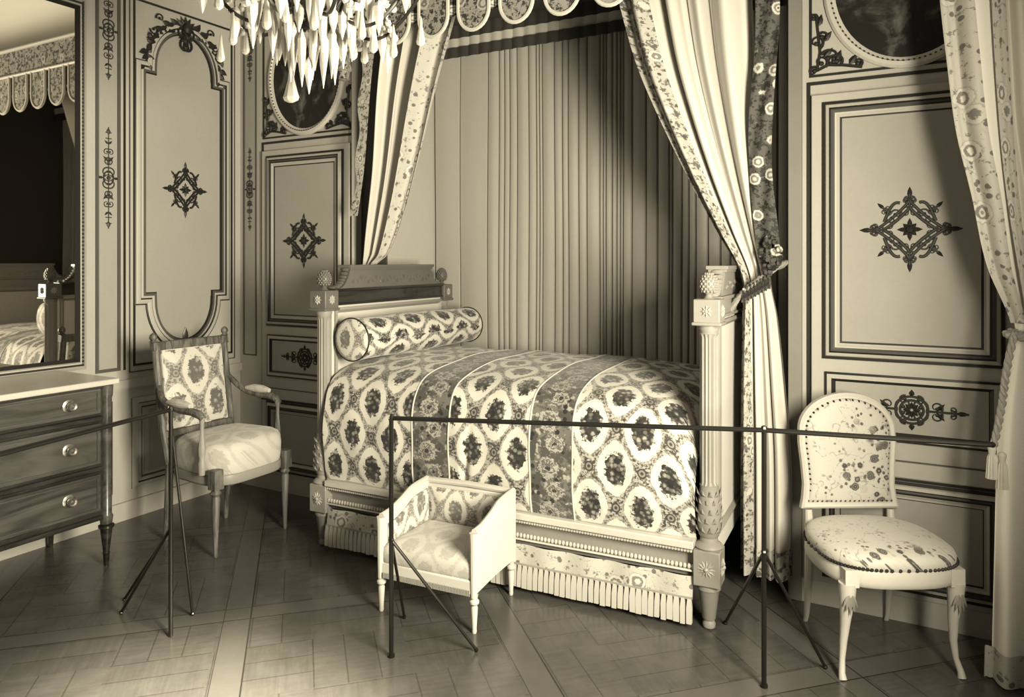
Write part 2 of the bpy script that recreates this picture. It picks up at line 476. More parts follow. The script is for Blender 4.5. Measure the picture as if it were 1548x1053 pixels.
    def spandrel(s, x, z, sx, w, h):
        """L-shaped corner scrolls growing from corner (x,z) towards sx and up"""
        s.line([(x+sx*(w*.08), z+h*.06), (x+sx*w*.3, z+h*.13), (x+sx*w*.6, z+h*.10), (x+sx*w*.95, z+h*.04)], .006)
        s.line([(x+sx*w*.08, z+h*.06), (x+sx*w*.14, z+h*.35), (x+sx*w*.10, z+h*.65), (x+sx*w*.06, z+h*.95)], .005)
        for (px, pz, a, r, hd) in ((.25,.10,.7,.11,1), (.55,.12,.8,.10,1), (.9,.05,.3,.07,1), (.3,.15,1.9,.11,-1), (.14,.40,.5,.12,1), (.10,.62,1.0,.09,-1), (.07,.85,.8,.07,1), (.1,.1,2.2,.08,1), (.16,.3,1.1,.15,-1)):
            ang = a if sx > 0 else pi-a
            s.curl(x+sx*w*px, z+h*pz, ang, h*r, hd*sx, 1.2, .006)
        for (px, pz, a) in ((.45,.16,1.2), (.7,.1,.9), (.2,.5,.9), (.2,.25,.8), (.1,.75,1.3)):
            s.leaf(x+sx*w*px, z+h*pz, a if sx > 0 else pi-a, h*.2, h*.10)

# ------------------------------------------------------------------ room
WY = 3.38; WX = -3.92; RX = .56; CZ = 3.75; FY = -2.6
def back_map(s, o, z): return (s, WY-o, z)
def left_map(s, o, z): return (WX+o, s, z)
AL, AR = -2.93, -.50       # the alcove opening
mb = MB(); mb.box(WX-.15, RX+.15, FY-.15, WY+1.1, -.1, 0); struct(mb.build('floor', M['floor'], smooth=0))
mb = MB(); mb.box(WX-.15, RX+.15, FY-.15, WY+1.1, CZ, CZ+.1); struct(mb.build('ceiling', M['plaster'], smooth=0))
mb = MB(); mb.box(WX-.12, WX, FY, WY+.1, 0, CZ); wl = struct(mb.build('wall_left', M['stile'], smooth=0))
mb = MB(); mb.box(WX, AL, WY, WY+.1, 0, CZ); mb.box(AR, RX, WY, WY+.1, 0, CZ); mb.box(AL, AR, WY, WY+.1, 3.12, CZ)
wb = struct(mb.build('wall_back', M['stile'], smooth=0))
mb = MB(); mb.box(AL-.1, AL, WY+.1, 4.26, 0, 3.2); struct(mb.build('wall_alcove_left', M['back_silk'], smooth=0))
mb = MB(); mb.box(AR, AR+.1, WY+.1, 4.26, 0, 3.2); struct(mb.build('wall_alcove_right', M['canopy_and_shade'], smooth=0))  # coloured dark to keep the alcove in shade
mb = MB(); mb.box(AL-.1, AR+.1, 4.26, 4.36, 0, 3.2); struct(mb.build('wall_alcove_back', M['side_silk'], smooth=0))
mb = MB(); mb.box(AL-.1, AR+.1, WY+.1, 4.36, 3.2, 3.3); struct(mb.build('ceiling_alcove', M['canopy_and_shade'], smooth=0))  # dark colour here also dims the alcove
mb = MB(); mb.box(WX, RX, FY-.12, FY, 0, CZ); struct(mb.build('wall_front', M['unseen_wall'], smooth=0))
WIN = ((.75, 2.15, .25, 3.25), (-1.75, -.45, .25, 3.25))
mb = MB()
ys = [FY, WIN[1][0], WIN[1][1], WIN[0][0], WIN[0][1], WY+.1]
mb.box(RX, RX+.12, ys[0], ys[1], 0, CZ); mb.box(RX, RX+.12, ys[2], ys[3], 0, CZ); mb.box(RX, RX+.12, ys[4], ys[5], 0, CZ)
for a, b, c, d in WIN:
    mb.box(RX, RX+.12, a, b, 0, c); mb.box(RX, RX+.12, a, b, d, CZ)
struct(mb.build('wall_right', M['unseen_wall'], smooth=0))
for i, (a, b, c, d) in enumerate(WIN):
    mb = MB()
    for y0, y1 in ((a, a+.05), (b-.05, b), ((a+b)/2-.03, (a+b)/2+.03)): mb.box(RX+.05, RX+.09, y0, y1, c, d)
    for z in (c+.025, c+.75, c+1.5, c+2.25, d-.025): mb.box(RX+.055, RX+.085, a, b, z-.02, z+.02)
    struct(mb.build('window_%d' % (i+1), M['paint_w'], smooth=0))

def rect(s0, s1, z0, z1): return [(s0, z0), (s1, z0), (s1, z1), (s0, z1)]
MP = [(0, 0), (0, .006), (.012, .008), (.016, .016), (.028, .020), (.034, .012), (.042, .014), (.050, .012), (.060, .004), (.068, .004), (.082, .0)]
MI = [1, 1, 0, 0, 1, 2, 1, 0, 0, 1]
FR = [M['stile'], M['gild'], M['shade']]
THIN = [(0, 0), (0, .005), (.009, .005), (.009, .0)]
MPL = [(0, 0), (0, .006), (.008, .008), (.014, .016), (.030, .020), (.036, .012), (.048, .014), (.054, .012), (.064, .004), (.074, .004), (.082, .0)]
MIL = [1, 0, 0, 0, 1, 0, 0, 2, 0, 0]
def moulding(name, mp, path, parent, prof=MP, mis=MI, closed=True):
    m = MB(); m.map = mp; m.frame(path, prof, closed, mis); o = m.build(name, FR, parent, smooth=25); return o
def thin(name, mp, path, parent, closed=True, w=.009, mi=1):
    m = MB(); m.map = mp; m.frame(path, [(0, 0), (0, .005), (w, .005), (w, 0)], closed, [mi]*3); return m.build(name, FR, parent, smooth=0)
def panel(name, mp, path, parent, m='field', o=.003):
    b = MB(); b.map = mp; n = len(path)
    b.add([(x, o, z) for x, z in path], [tuple(range(n))]); return b.build(name, M[m], parent, smooth=0)

# --- left wall panelling
def band(z0, z1, d, s0, s1, mp, name, parent=None, mi='stile'):
    b = MB(); b.map = mp; b.box(s0, s1, 0, d, z0, z1); return b.build(name, M[mi], parent, smooth=0)
struct(band(0, .10, .02, FY, WY-.02, left_map, 'baseboard_left'))
o = struct(band(.735, .785, .018, FY, WY-.0, left_map, 'trim_1')); thin('fillet', left_map, [(WY, .742), (FY, .742)], o, False); thin('fillet', left_map, [(WY, .766), (FY, .766)], o, False)
# arched panel
AC = 2.96
def arch_path(d):
    a = .225-d; p = [(2.665+d, 1.215+0), (2.665+d, 2.585)]
    p = []
    lx, rx_ = AC-.295+d, AC+.295-d
    lo, hi = 1.235, 2.575
    p += [(AC+.225-d, lo), (rx_, lo), (rx_, hi), (AC+.225-d, hi)]
    p += [(AC+a*cos(t), hi+.015+(.265-d)*sin(t)) for t in [pi*i/22 for i in range(23)]]
    p += [(AC-.225+d, hi), (lx, hi), (lx, lo), (AC-.225+d, lo)]
    p += [(AC+a*cos(t), lo-.015+(.275-d)*sin(t)) for t in [pi+pi*i/22 for i in range(23)]]
    return p
ar = panel('panel_field', left_map, arch_path(.04), wl, 'field', .002)
moulding('arched_moulding', left_map, arch_path(0), wl, [(-.035, 0), (-.035, .008), (-.028, .012), (-.014, .018), (-.004, .018), (.004, .010), (.016, .014), (.030, .014), (.038, .0)], [1, 1, 0, 0, 1, 0, 2, 1])
thin('outer_fillet', left_map, rect(2.625, 3.315, .855, 2.955), wl, w=.012)
thin('post_fillet', left_map, rect(2.60, 3.335, .82, 3.3), wl, w=.006, mi=2)
q = MB(); q.map = left_map; og = Orn(q)
og.rosette(AC+.005, 1.885, .16, .175)
q.build('medallion_ornament', M['gild2'], wl)
q = MB(); q.map = left_map; og = Orn(q, .016)
for h in (1, -1):
    og.curl(AC, 2.86, pi/2-h*.9, .04, -h, 1.3, .008); og.curl(AC, 2.80, pi/2-h*1.5, .045, -h, 1.3, .008)
    for k in range(9):
        t = k/8; og.leaf(AC+h*(.05+.20*t), 2.87-.02*t-.18*t*t, (pi/2-h*1.1)-h*.9*t+.7*(k % 2), .06, .035)
        og.leaf(AC+h*(.07+.20*t), 2.84-.26*t*t, -.6 if h > 0 else pi+.6, .05, .03)
    for k in range(5): og.leaf(AC+h*(.245+.01*(k % 2)), 2.78-.045*k, -pi/2-h*.4+.8*(k % 2), .05, .03)
    og.curl(AC+h*.20, 2.87, pi/2-h*.3, .028, h, 1.2, .005); og.curl(AC+h*.24, 2.80, -pi/2, .03, -h, 1.2, .005)
for k in range(7): og.leaf(AC, 2.855, pi/2+(k-3)*.42, .085, .03)
for k in range(5): og.leaf(AC, 2.83, -pi/2+(k-2)*.45, .10 if k == 2 else .06, .035)
q.ball((AC, .03, 2.86), .032, 10, (1, .7, 1.1)); q.build('crown_ornament', M['gild2'], wl)
q = MB(); q.map = left_map; og = Orn(q, .014)
og.fleur(AC, .965, pi/2, .09)
for h in (1, -1):
    og.curl(AC, .965, pi/2-h*1.4, .03, -h, 1.2, .004); og.leaf(AC, .96, pi/2-h*1.3, .09, .03)
q.build('foot_ornament', M['brass_d'], wl)
# narrow panel beside the mirror
panel('narrow_field', left_map, rect(2.428, 2.528, .86, 3.3), wl, 'field', .002)
thin('narrow_fillet', left_map, rect(2.405, 2.548, .84, 3.32), wl, w=.018, mi=2)
thin('post_line', left_map, [(2.578, .84), (2.578, 3.32)], wl, False, w=.012)
for (za, zb) in ((1.63, 2.19), (2.45, 3.0)):
    q = MB(); q.map = left_map; Orn(q).chain(2.478, za, zb, .12); q.build('candelabra_ornament', M['gild3'], wl)
# dado
panel('dado_field', left_map, rect(2.72, 3.22, .24, .60), wl, 'field', .002)
moulding('dado_moulding', left_map, rect(2.615, 3.30, .16, .675), wl, MPL, MIL)
panel('dado_field', left_map, rect(1.2, 2.42, .24, .60), wl, 'field', .002)
moulding('dado_moulding', left_map, rect(1.12, 2.50, .16, .675), wl)

# --- back wall: corner strip, two panelled doors with oval paintings above
thin('corner_fillet', back_map, rect(-3.885, -3.765, .84, 3.32), wb, w=.008, mi=2)
panel('corner_field', back_map, rect(-3.872, -3.778, .86, 3.3), wb, 'field', .002)
for (za, zb) in ((1.65, 2.19), (2.62, 3.08)):
    q = MB(); q.map = back_map; Orn(q).chain(-3.825, za, zb, .10); q.build('candelabra_ornament', M['gild3'], wb)
struct(band(0, .10, .02, WX+.02, AL, back_map, 'baseboard_back')); struct(band(0, .10, .02, AR, RX, back_map, 'baseboard_back_right'))
def door(cx, n):
    b = MB(); b.map = back_map; b.box(cx-.365, cx+.365, 0, .022, .10, 2.155)
    d = struct(b.build('door_%d' % n, M['stile'], bevel=.003)); 
    def mp(s, o, z): return (s, WY-.022-o, z)
    thin('casing_line', back_map, rect(cx-.385, cx+.385, .02, 2.215), d, w=.014)
    panel('upper_field', mp, rect(cx-.245, cx+.245, 1.118, 2.045), d)
    moulding('upper_moulding', mp, rect(cx-.322, cx+.322, 1.042, 2.12), d)
    q = MB(); q.map = mp; Orn(q).rosette(cx+.003, 1.578, .19, .178); q.build('medallion_ornament', M['gild2' if n == 2 else 'gild'], d)
    panel('middle_field', mp, rect(cx-.27, cx+.27, .76, .953), d)
    moulding('middle_moulding', mp, rect(cx-.312, cx+.312, .722, .988), d, [(0, 0), (0, .008), (.009, .010), (.026, .012), (.034, .006), (.042, 0)], [1, 1, 0, 1, 1])
    q = MB(); q.map = mp; Orn(q).cartouche(cx+.01, .856, .205, .135); q.build('cartouche_ornament', M['gild2'], d)
    b = MB(); b.map = mp; b.box(cx-.365, cx+.365, 0, .014, .585, .645); r = b.build('lock_rail', M['stile'], d, smooth=0)
    thin('rail_fillet', mp, [(cx+.365, .636), (cx-.365, .636)], d, False, w=-.014, mi=2); thin('rail_fillet', mp, [(cx+.365, .578), (cx-.365, .578)], d, False, w=.010)
    panel('lower_field', mp, rect(cx-.25, cx+.25, .20, .50), d)
    moulding('lower_moulding', mp, rect(cx-.322, cx+.322, .125, .565), d)
    return d
LD, RD = -3.33, -.042
door(LD, 1); door(RD, 2)
def overdoor(cx, side, label):
    thin('overdoor_fillet', back_map, rect(cx-.375, cx+.375, 2.235, 3.06), wb, w=.010)
    q = MB(); q.map = back_map; og = Orn(q, .006)
    og.spandrel(cx-.36, 2.245, 1, .20, .27); q.build('spandrel_ornament', M['gild2'], wb)
    q = MB(); q.map = back_map; og = Orn(q, .006)
    og.spandrel(cx+.36, 2.245, -1, .20, .27); q.build('spandrel_ornament', M['gild2'], wb)
    t = thing('oval_painting', label, 'painting', (cx, WY, 2.60))
    def mp(s, o, z): return (s, -o, z)
    el = [(.285*cos(a), .335*sin(a)) for a in [2*pi*i/64 for i in range(64)]]
    b = MB(); b.map = mp; b.frame(el, [(-.035, 0), (-.035, .012), (-.025, .022), (-.010, .024), (-.004, .014), (.004, .012), (.012, .006)], True); b.build('frame', M['paint_w'], t)
    b = MB(); b.map = mp
    for i in range(96):
        a = 2*pi*i/96; b.ball((.293*cos(a), .020, .343*sin(a)), .0055, 6)
    b.build('beading', M['gild'], t)
    b = MB(); b.map = mp; b.add([(x*1.02, .008, z*1.02) for x, z in el], [tuple(range(64))]); b.build('canvas', M['canvas'], t, smooth=0)
overdoor(LD, 1, 'dark oval painting above the left door, partly behind the chandelier')
overdoor(RD, 2, 'dark oval painting above the right door, cut by the top edge')
# pilaster strips flanking the alcove
for n, s0, s1 in ((2, AR, AR+.055), (3, AL-.012, AL)):
    b = MB(); b.map = back_map; b.box(s0, s1, 0, .03, .0, 3.3); struct(b.build('trim_%d' % n, M['pilaster' if n == 2 else 'stile'], bevel=.003))
b = MB(); b.prism([(WY, 3.14)]+[(WY-.42*(1-cos(a)), 3.16+.585*sin(a)) for a in [pi/2*i/12 for i in range(13)]]+[(WY, 3.745)], WX, RX, lambda p, q, d: (d, p, q)); b.box(WX, RX, WY-.03, WY, 3.12, 3.16); struct(b.build('trim_4', M['cove'], smooth=50))
b = MB(); b.box(WX, WX+.10, FY, WY-.42, 3.35, 3.75); struct(b.build('trim_5', M['plaster'], bevel=.02))

# ------------------------------------------------------------------ mirror
t = thing('wall_mirror', 'large wall mirror in a carved gilt frame above the marble-topped commode', 'mirror', (WX, 1.3, .86))
def mmap(s, o, z): return (o, s-1.3, z-.86)
b = MB(); b.map = mmap; b.box(.35, 2.29, .004, .010, .885, 2.79); b.build('mirror_glass', M['glass_m'], t, smooth=0)
b = MB(); b.map = mmap; b.frame(rect(.29, 2.35, .875, 2.845), [(0, 0), (0, .012), (.008, .018), (.020, .026), (.030, .020), (.036, .020), (.044, .030), (.052, .022), (.062, .010)], True, [1, 0, 0, 1, 0, 0, 1, 1]); b.build('frame', [M['stile'], M['gild']], t)
b = MB(); b.map = mmap
for k in range(95): b.ball((2.325, .026, .90+k*.0205), .006, 6)
b.build('beading', M['brass_d'], t)

# ------------------------------------------------------------------ commode
t = thing('commode', 'dark mahogany three-drawer commode with a white marble top under the mirror', 'chest of drawers', (-3.64, 1.55, 0))
x0, x1, y0, y1 = -.255, .25, -.66, .61   # local; front faces +x
b = MB(); b.box(x0, x1-.012, y0, y1, .225, .862); b.build('body', M['mahog'], t, bevel=.003)
b = MB(); b.box(x0, x1+.025, y0-.02, y1+.025, .864, .891); b.build('marble_top', M['marble'], t, bevel=.005)
for (za, zb) in ((.735, .852), (.497, .687), (.275, .447)):
    b = MB(); b.box(x1-.012, x1+.004, y0+.07, y1-.055, za, zb); d = b.build('drawer', M['mahog_l'], t, bevel=.002)
    b = MB(); b.map = lambda s, o, z: (x1+.004+o, s, z); b.frame(rect(y0+.085, y1-.07, za+.012, zb-.012), [(0, 0), (0, .004), (.005, .004), (.005, 0)], True); b.build('brass_fillet', M['brass_d'], d, smooth=0)
    for yy in (y0+.26, y1-.205):
        b = MB(); b.M = Matrix.Translation((x1+.004, yy, (za+zb)/2)) @ Matrix.Rotation(pi/2, 4, 'Y')
        b.lathe([(.030, 0), (.030, .004), (.024, .006), (.012, .008), (.010, .016), (.020, .020), (.023, .028), (.018, .034), (.010, .032), (.004, .037)], n=22); b.build('knob', M['brass'], d)
    b = MB(); b.box(x1+.004, x1+.007, (y0+y1)/2-.008, (y0+y1)/2+.008, (za+zb)/2-.02, (za+zb)/2+.02); b.build('keyhole_plate', M['brass'], d)
for z in (.711, .472, .240, .861):
    b = MB(); b.box(x1-.012, x1+.010, y0+.06, y1-.045, z-.010, z+.010); b.build('rail', M['mahog'], t, bevel=.003)
for (cx, cy) in ((x1-.018, y1-.015), (x1-.018, y0+.02), (x0+.03, y1-.02), (x0+.03, y0+.02)):
    b = MB(); b.lathe([(.026, .20), (.030, .235), (.024, .245), (.024, .80), (.028, .81), (.030, .86)], (cx, cy, 0), 32, flute=(10, .16, .25, .79)); b.build('corner_column', M['mahog_l'] if cx > 0 else M['mahog'], t)
    b = MB(); b.lathe([(.010, 0), (.012, .01), (.014, .055), (.017, .06), (.014, .065), (.027, .175), (.035, .182), (.035, .192), (.022, .198), (.026, .205)], (cx, cy, 0), 24); b.build('leg', M['mahog'], t)

# ------------------------------------------------------------------ bed
BA = atan2(.092, 1.945)
bed = thing('bed', 'carved white-painted bed with fluted posts set lengthwise in the alcove', 'bed', (-1.7065, 2.89, 0), BA)
LX = .973; WB = 1.14
def post(cx, cy, hi=0):
    p = None
    b = MB(); b.lathe([(.016, 0), (.024, .006), (.026, .02), (.020, .032), (.026, .04), (.040, .150), (.046, .158), (.046, .170), (.036, .178)], (cx, cy, 0), 40, flute=(12, .18, .045, .148)); b.build('leg', M['paint_g'], bed)
    b = MB(); b.box(cx-.052, cx+.052, cy-.052, cy+.052, .178, .318); bl = b.build('post_block', M['paint_g'], bed, bevel=.004)
    for fx, fy, ang in ((0, -1, 0), (1, 0, pi/2), (-1, 0, -pi/2)):
        b = MB(); b.M = Matrix.Translation((cx+fx*.052, cy+fy*.052, .248)) @ Matrix.Rotation(ang, 4, 'Z')
        b.map = lambda s, o, z: (s, -o, z); og = Orn(b, .003)
        for k in range(12): og.leaf(0, 0, k*pi/6, .036, .014)
        b.ball((0, .004, 0), .010, 8); b.build('rosette', M['rosette'], bl)
    b = MB()
    b.lathe([(.052, .318), (.056, .326), (.050, .336), (.036, .345), (.034, .362), (.040, .37), (.046, .40), (.048, .45), (.042, .52), (.036, .56), (.038, .568)], (cx, cy, 0), 24)
    for ring in range(5):
        for k in range(10):
            a = 2*pi*(k+.5*(ring % 2))/10; z = .385+ring*.035; r = .046 if ring < 3 else .041
            b.add([(cx+r*cos(a-.25), cy+r*sin(a-.25), z), (cx+r*cos(a+.25), cy+r*sin(a+.25), z), (cx+(r+.010)*cos(a), cy+(r+.010)*sin(a), z+.030), (cx+(r+.009)*cos(a), cy+(r+.009)*sin(a), z+.012)], [(0, 1, 3), (1, 2, 3), (2, 0, 3)])
    b.build('leaf_base', M['paint_g'], bed)
    b = MB(); b.lathe([(.037, .566), (.0365, .58), (.0365, 1.15), (.0375, 1.165), (.034, 1.17), (.040, 1.185), (.040, 1.200)], (cx, cy, 0), 64, flute=(14, .26, .575, 1.16)); b.build('column', M['paint_g'], bed)
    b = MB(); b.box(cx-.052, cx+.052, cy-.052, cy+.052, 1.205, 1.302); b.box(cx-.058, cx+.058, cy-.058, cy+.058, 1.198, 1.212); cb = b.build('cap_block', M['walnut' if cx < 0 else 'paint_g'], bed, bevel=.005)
    for fx, fy, ang in ((0, -1, 0), (1, 0, pi/2), (-1, 0, -pi/2)):
        b = MB(); b.M = Matrix.Translation((cx+fx*.052, cy+fy*.052, 1.255)) @ Matrix.Rotation(ang, 4, 'Z'); b.map = lambda s, o, z: (s, -o, z); og = Orn(b, .003)
        for k in range(8): og.leaf(0, 0, k*pi/4, .026, .014)
        b.ball((0, .003, 0), .007, 8, (1, 1, 1.2)); b.build('rosette', M['rosette'], cb)
    b = MB(); b.M = Matrix.Translation((0, 0, .014)); b.lathe([(.030, 1.285), (.018, 1.293), (.012, 1.303), (.020, 1.312), (.030, 1.325), (.034, 1.343), (.031, 1.362), (.022, 1.380), (.010, 1.392), (.003, 1.396)], (cx, cy, 0), 16)
    for ring in range(8):
        for k in range(12):
            a = 2*pi*(k+.5*(ring % 2))/12; z = 1.318+ring*.0098; r = cr([(1.303, .020), (1.325, .030), (1.343, .034), (1.362, .031), (1.380, .022), (1.392, .010)], z)
            b.ball((cx+r*cos(a), cy+r*sin(a), z), .0045, 6, (1, 1, 1.4))
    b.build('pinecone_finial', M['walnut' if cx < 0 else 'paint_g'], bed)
for cx in (-LX, LX):
    for cy in (0, WB): post(cx, cy)
def end_board(cx, name, sg):
    b = MB(); b.box(cx-.022, cx+.022, .036, WB-.036, .26, 1.228); bd = b.build(name, M['silk_w'], bed, bevel=.003)
    for g in (1, -1):
        b = MB(); b.map = lambda s, o, z: (cx+g*(.022+o), s, z); b.frame(rect(.05, WB-.05, .36, 1.21), [(0, 0), (0, .012), (.012, .016), (.022, .008), (.028, 0)]); b.build('panel_frame', M['paint_g'], bd)
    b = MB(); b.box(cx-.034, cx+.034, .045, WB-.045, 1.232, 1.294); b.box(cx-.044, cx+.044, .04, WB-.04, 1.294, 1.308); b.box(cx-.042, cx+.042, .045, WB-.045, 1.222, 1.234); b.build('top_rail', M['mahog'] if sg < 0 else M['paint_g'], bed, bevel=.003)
    # concave-sided pediment
    pts = []
    for k in range(11):
        f = k/10; pts.append((.06+.115*f**.55, 1.308+.098*f**1.6))
    poly = [(y, z) for y, z in pts]+[(WB-y, z) for y, z in reversed(pts)]
    b = MB(); b.prism(poly, cx-.030, cx+.030, lambda a, c, d: (d, a, c)); b.box(cx-.045, cx+.045, .160, WB-.160, 1.416, 1.432); b.box(cx-.038, cx+.038, .168, WB-.168, 1.405, 1.417)
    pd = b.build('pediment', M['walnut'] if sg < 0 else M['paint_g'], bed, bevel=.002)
    for g in (1, -1):
        b = MB(); b.map = lambda s, o, z: (cx+g*(.030+o), s, z); og = Orn(b, .002)
        for k in range(12):
            yy = .20+k*(WB-.40)/11; og.curl(yy, 1.352, .6 if k % 2 else -.6, .013, 1 if k % 2 else -1, 1.2, .0018); og.leaf(yy+.02, 1.352, (.6 if k % 2 else -.6), .030, .012)
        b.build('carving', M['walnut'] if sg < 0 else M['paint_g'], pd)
    for e in (0, 1):
        b = MB()
        for k in range(8):
            f = k/7; y = .056+.108*f**.55; z = 1.312+.094*f**1.6
            if e: y = WB-y
            b.ball((cx, y, z), .012, 8, (2.2, .7, .9))
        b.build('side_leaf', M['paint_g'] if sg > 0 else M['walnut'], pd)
end_board(-LX, 'headboard', -1); end_board(LX, 'footboard', 1)
for cy, sg in ((0, -1), (WB, 1)):
    b = MB(); b.box(-LX+.05, LX-.05, cy-.026 if sg > 0 else cy-.008, cy+.026, .195, .345); rl = b.build('side_rail', M['paint_g'], bed, bevel=.003)
    if sg < 0:
        b = MB(); b.box(-LX+.05, LX-.05, -.060, .0, .318, .348); b.box(-LX+.05, LX-.05, -.040, 0, .222, .230); b.build('rail_fillet', M['paint_w'], rl, bevel=.006)
        b = MB()
        for k in range(150): b.ball((-LX+.058+k*.01234, -.040, .306), .0072, 6)
        b.build('upper_beading', M['paint_w'], rl)
        b = MB()
        for k in range(110): b.ball((-LX+.06+k*.0168, -.034, .244), .0085, 6, (.9, .9, 1.3))
        b.build('lower_beading', M['paint_w'], rl)
        b = MB()
        def vf(u, v):
            x = -LX+.055+u*(2*LX-.11); z = .205-.085*v
            return (x, -.036-.006*sin(u*60)-.010*v, z), (x, z)
        b.grid(vf, 120, 6); b.build('valance_band', M['border_n'], rl)
        b = MB(); b.tube([(-LX+.055, -.050, .122), (LX-.055, -.050, .122)], .006, 6); b.build('valance_braid', M['cord'], rl)
        b = MB(); random.seed(3); n = 72
        for k in range(n):
            x = -LX+.066+k*(2*LX-.132)/(n-1); w = .0095+.003*random.random(); dx = .003*(random.random()-.5); zb = .022+.008*random.random()
            b.rings([[(x+w*a*.7, -.050+c*.006, .122) for a, c in ((-1, -1), (1, -1), (1, 1), (-1, 1))],
                     [(x+w*a, -.052+c*.010, .085) for a, c in ((-1, -1), (1, -1), (1, 1), (-1, 1))],
                     [(x+dx+w*a*.95, -.054+c*.010, zb) for a, c in ((-1, -1), (1, -1), (1, 1), (-1, 1))]])
        b.build('fringe', M['fringe'], rl, smooth=60)
b = MB(); b.box(-LX+.05, LX-.05, .03, WB-.03, .26, .34); b.build('slat_base', M['mahog'], bed)

# bedspread
prof = [(-.028, .340), (-.050, .42), (-.060, .52), (-.062, .62), (-.055, .72), (-.035, .80), (.010, .862), (.09, .898), (.25, .925), (.5, .94), (.8, .935), (1.02, .915), (1.10, .86), (1.115, .70), (1.115, .40)]
acc = [0]
for i in range(1, len(prof)): acc.append(acc[-1]+sqrt((prof[i][0]-prof[i-1][0])**2+(prof[i][1]-prof[i-1][1])**2))
kY = [(acc[i], prof[i][0]) for i in range(len(prof))]; kZ = [(acc[i], prof[i][1]) for i in range(len(prof))]
sp = thing('bedspread', 'medallion and rose brocade bedspread draped over the mattress of the alcove bed', 'bedspread', (-1.7065, 2.89, 0), BA)
b = MB()
def spread(u, v):
    x = -.925+1.85*u; t = v*acc[-1]; y = cr(kY, t); z = cr(kZ, t)
    e = max(0, x-.30)/.63 if x > 0 else max(0, -x-.80)/.13; e = min(e, 1)
    f = max(0, sqrt(max(0, 1-e**9))-.26*e*e) if x > 0 else (1-.10*e*e)
    z2 = .345+(z-.345)*(.62+.38*f) if x > 0 else .345+(z-.345)*(1-.2*(1-f))
    if y < .02: y += .03*e**6 if x > 0 else 0
    wr = .004*sin(x*31+z*9)*max(0, 1-abs(z-.6)*3)+.003*sin(x*17-z*23)
    # a soft gathered fold near the middle of the side
    g = math.exp(-((x+.10-.12*(z-.6))/.018)**2)*max(0, 1-abs(z-.52)/.22) if y < 0 else 0
    return (x, y-wr+.022*g, z2+.003*sin(x*13+y*11)), (x+.97, t*1.0+.07)
b.grid(spread, 260, 150); o = b.build('cover', M['ogee_bed'], sp, smooth=80)
b = MB()
for s in (.575, .775, 1.185, 1.385):
    u = (s-.97+.925)/1.85; b.tube([spread(u, i/90)[0] for i in range(91)], .0035, 6)
b.build('seam_piping', M['satin'], sp)
# scalloped trim at the foot of the cover
b = MB()
b.tube([spread(i/120, .004)[0] for i in range(121)], .005, 6); b.build('hem_cord', M['cord'], sp)

# bolster
bo = thing('bolster', 'long round brocade bolster lying against the headboard on the bedspread', 'bolster', (-2.535, 2.87, 1.052), BA)
b = MB(); L = 1.10
def bol(u, v):
    a = 2*pi*u; r = .108*(1+.03*sin(v*pi)-.02*sin(v*9)) ; y = .02+L*v
    return (r*cos(a)+.05*v, y, r*sin(a)-.004*v), (u*2*pi*.108, y)
b.grid(bol, 40, 60); b.build('cover', M['ogee'], bo, smooth=80)
for v, sg in ((0, -1), (1, 1)):
    b = MB(); c = (.05*v, .02+L*v, -.004*v)
    b.grid(lambda u, w: ((c[0]+.108*(1-w)*cos(2*pi*u), c[1]+sg*.022*sqrt(max(0, 1-(1-w)**2)), c[2]+.108*(1-w)*sin(2*pi*u)), (.108*(1-w)*cos(2*pi*u)+.11, .108*(1-w)*sin(2*pi*u)+.12)), 40, 10)
    b.build('end_cap', M['ogee_sm'], bo, smooth=80)
    b = MB(); b.tube([(c[0]+.109*cos(a), c[1], c[2]+.109*sin(a)) for a in [2*pi*i/40 for i in range(40)]], .004, 6, True); b.build('piping', M['gild'], bo)

# ------------------------------------------------------------------ canopy and hangings
CX0, CX1, CY = -2.74, -.60, 3.07
cp = thing('bed_canopy', 'canopy of embroidered scalloped lambrequins over the alcove bed', 'bed canopy', ((CX0+CX1)/2, 3.6, 2.58))
ox = (CX0+CX1)/2
b = MB(); b.box(CX0-ox, CX1-ox, CY+.03-3.6, WY+.80-3.6, .43, .46); b.build('tester', M['canopy_and_shade'], cp, smooth=0)
b = MB(); b.box(CX0-ox-.02, CX1-ox+.02, CY-3.6, CY+.03-3.6, .27, .48); b.box(CX0-ox-.02, CX0-ox+.02, CY-3.6, WY-.01-3.6, .27, .48); b.box(CX1-ox-.02, CX1-ox+.02, CY-3.6, WY-.01-3.6, .27, .48); b.build('cornice_band', M['lambrequin'], cp, bevel=.006)
for z in (.275, .475):
    b = MB(); b.tube([(CX0-ox-.02, CY-.012-3.6, z), (CX1-ox+.02, CY-.012-3.6, z)], .014, 8); b.build('cornice_moulding', M['paint_w'], cp)
ns = 9; sw = (CX1-CX0)/ns
for k in range(ns):
    xc = CX0+sw*(k+.5)-ox
    pts = [(-sw*.37, .28)]+[(-sw*.37*cos(a) if True else 0, .10-.10*sin(a)*1.0) for a in [pi*i/14 for i in range(15)]]+[(sw*.37, .28)]
    b = MB(); b.prism([(xc+x, z) for x, z in pts], CY-.018-3.6, CY-.010-3.6, lambda a, c, d: (a, d, c)); sc = b.build('lambrequin', M['lambrequin'], cp, smooth=0)
    b = MB(); b.tube([(xc+x, CY-.016-3.6, z) for x, z in pts], .010, 6); b.build('galloon', M['satin'], sc)
for k in range(ns+1):
    xc = CX0+sw*k-ox
    if 0 < k < ns:
        b = MB(); b.grid(lambda u, v: ((xc+(u-.5)*.05*(1+.5*v), CY+.0-3.6+.008*cos(u*18), .28-.19*v), (u*.05, v*.2)), 12, 4); b.build('pleat', M['border_d'], cp)
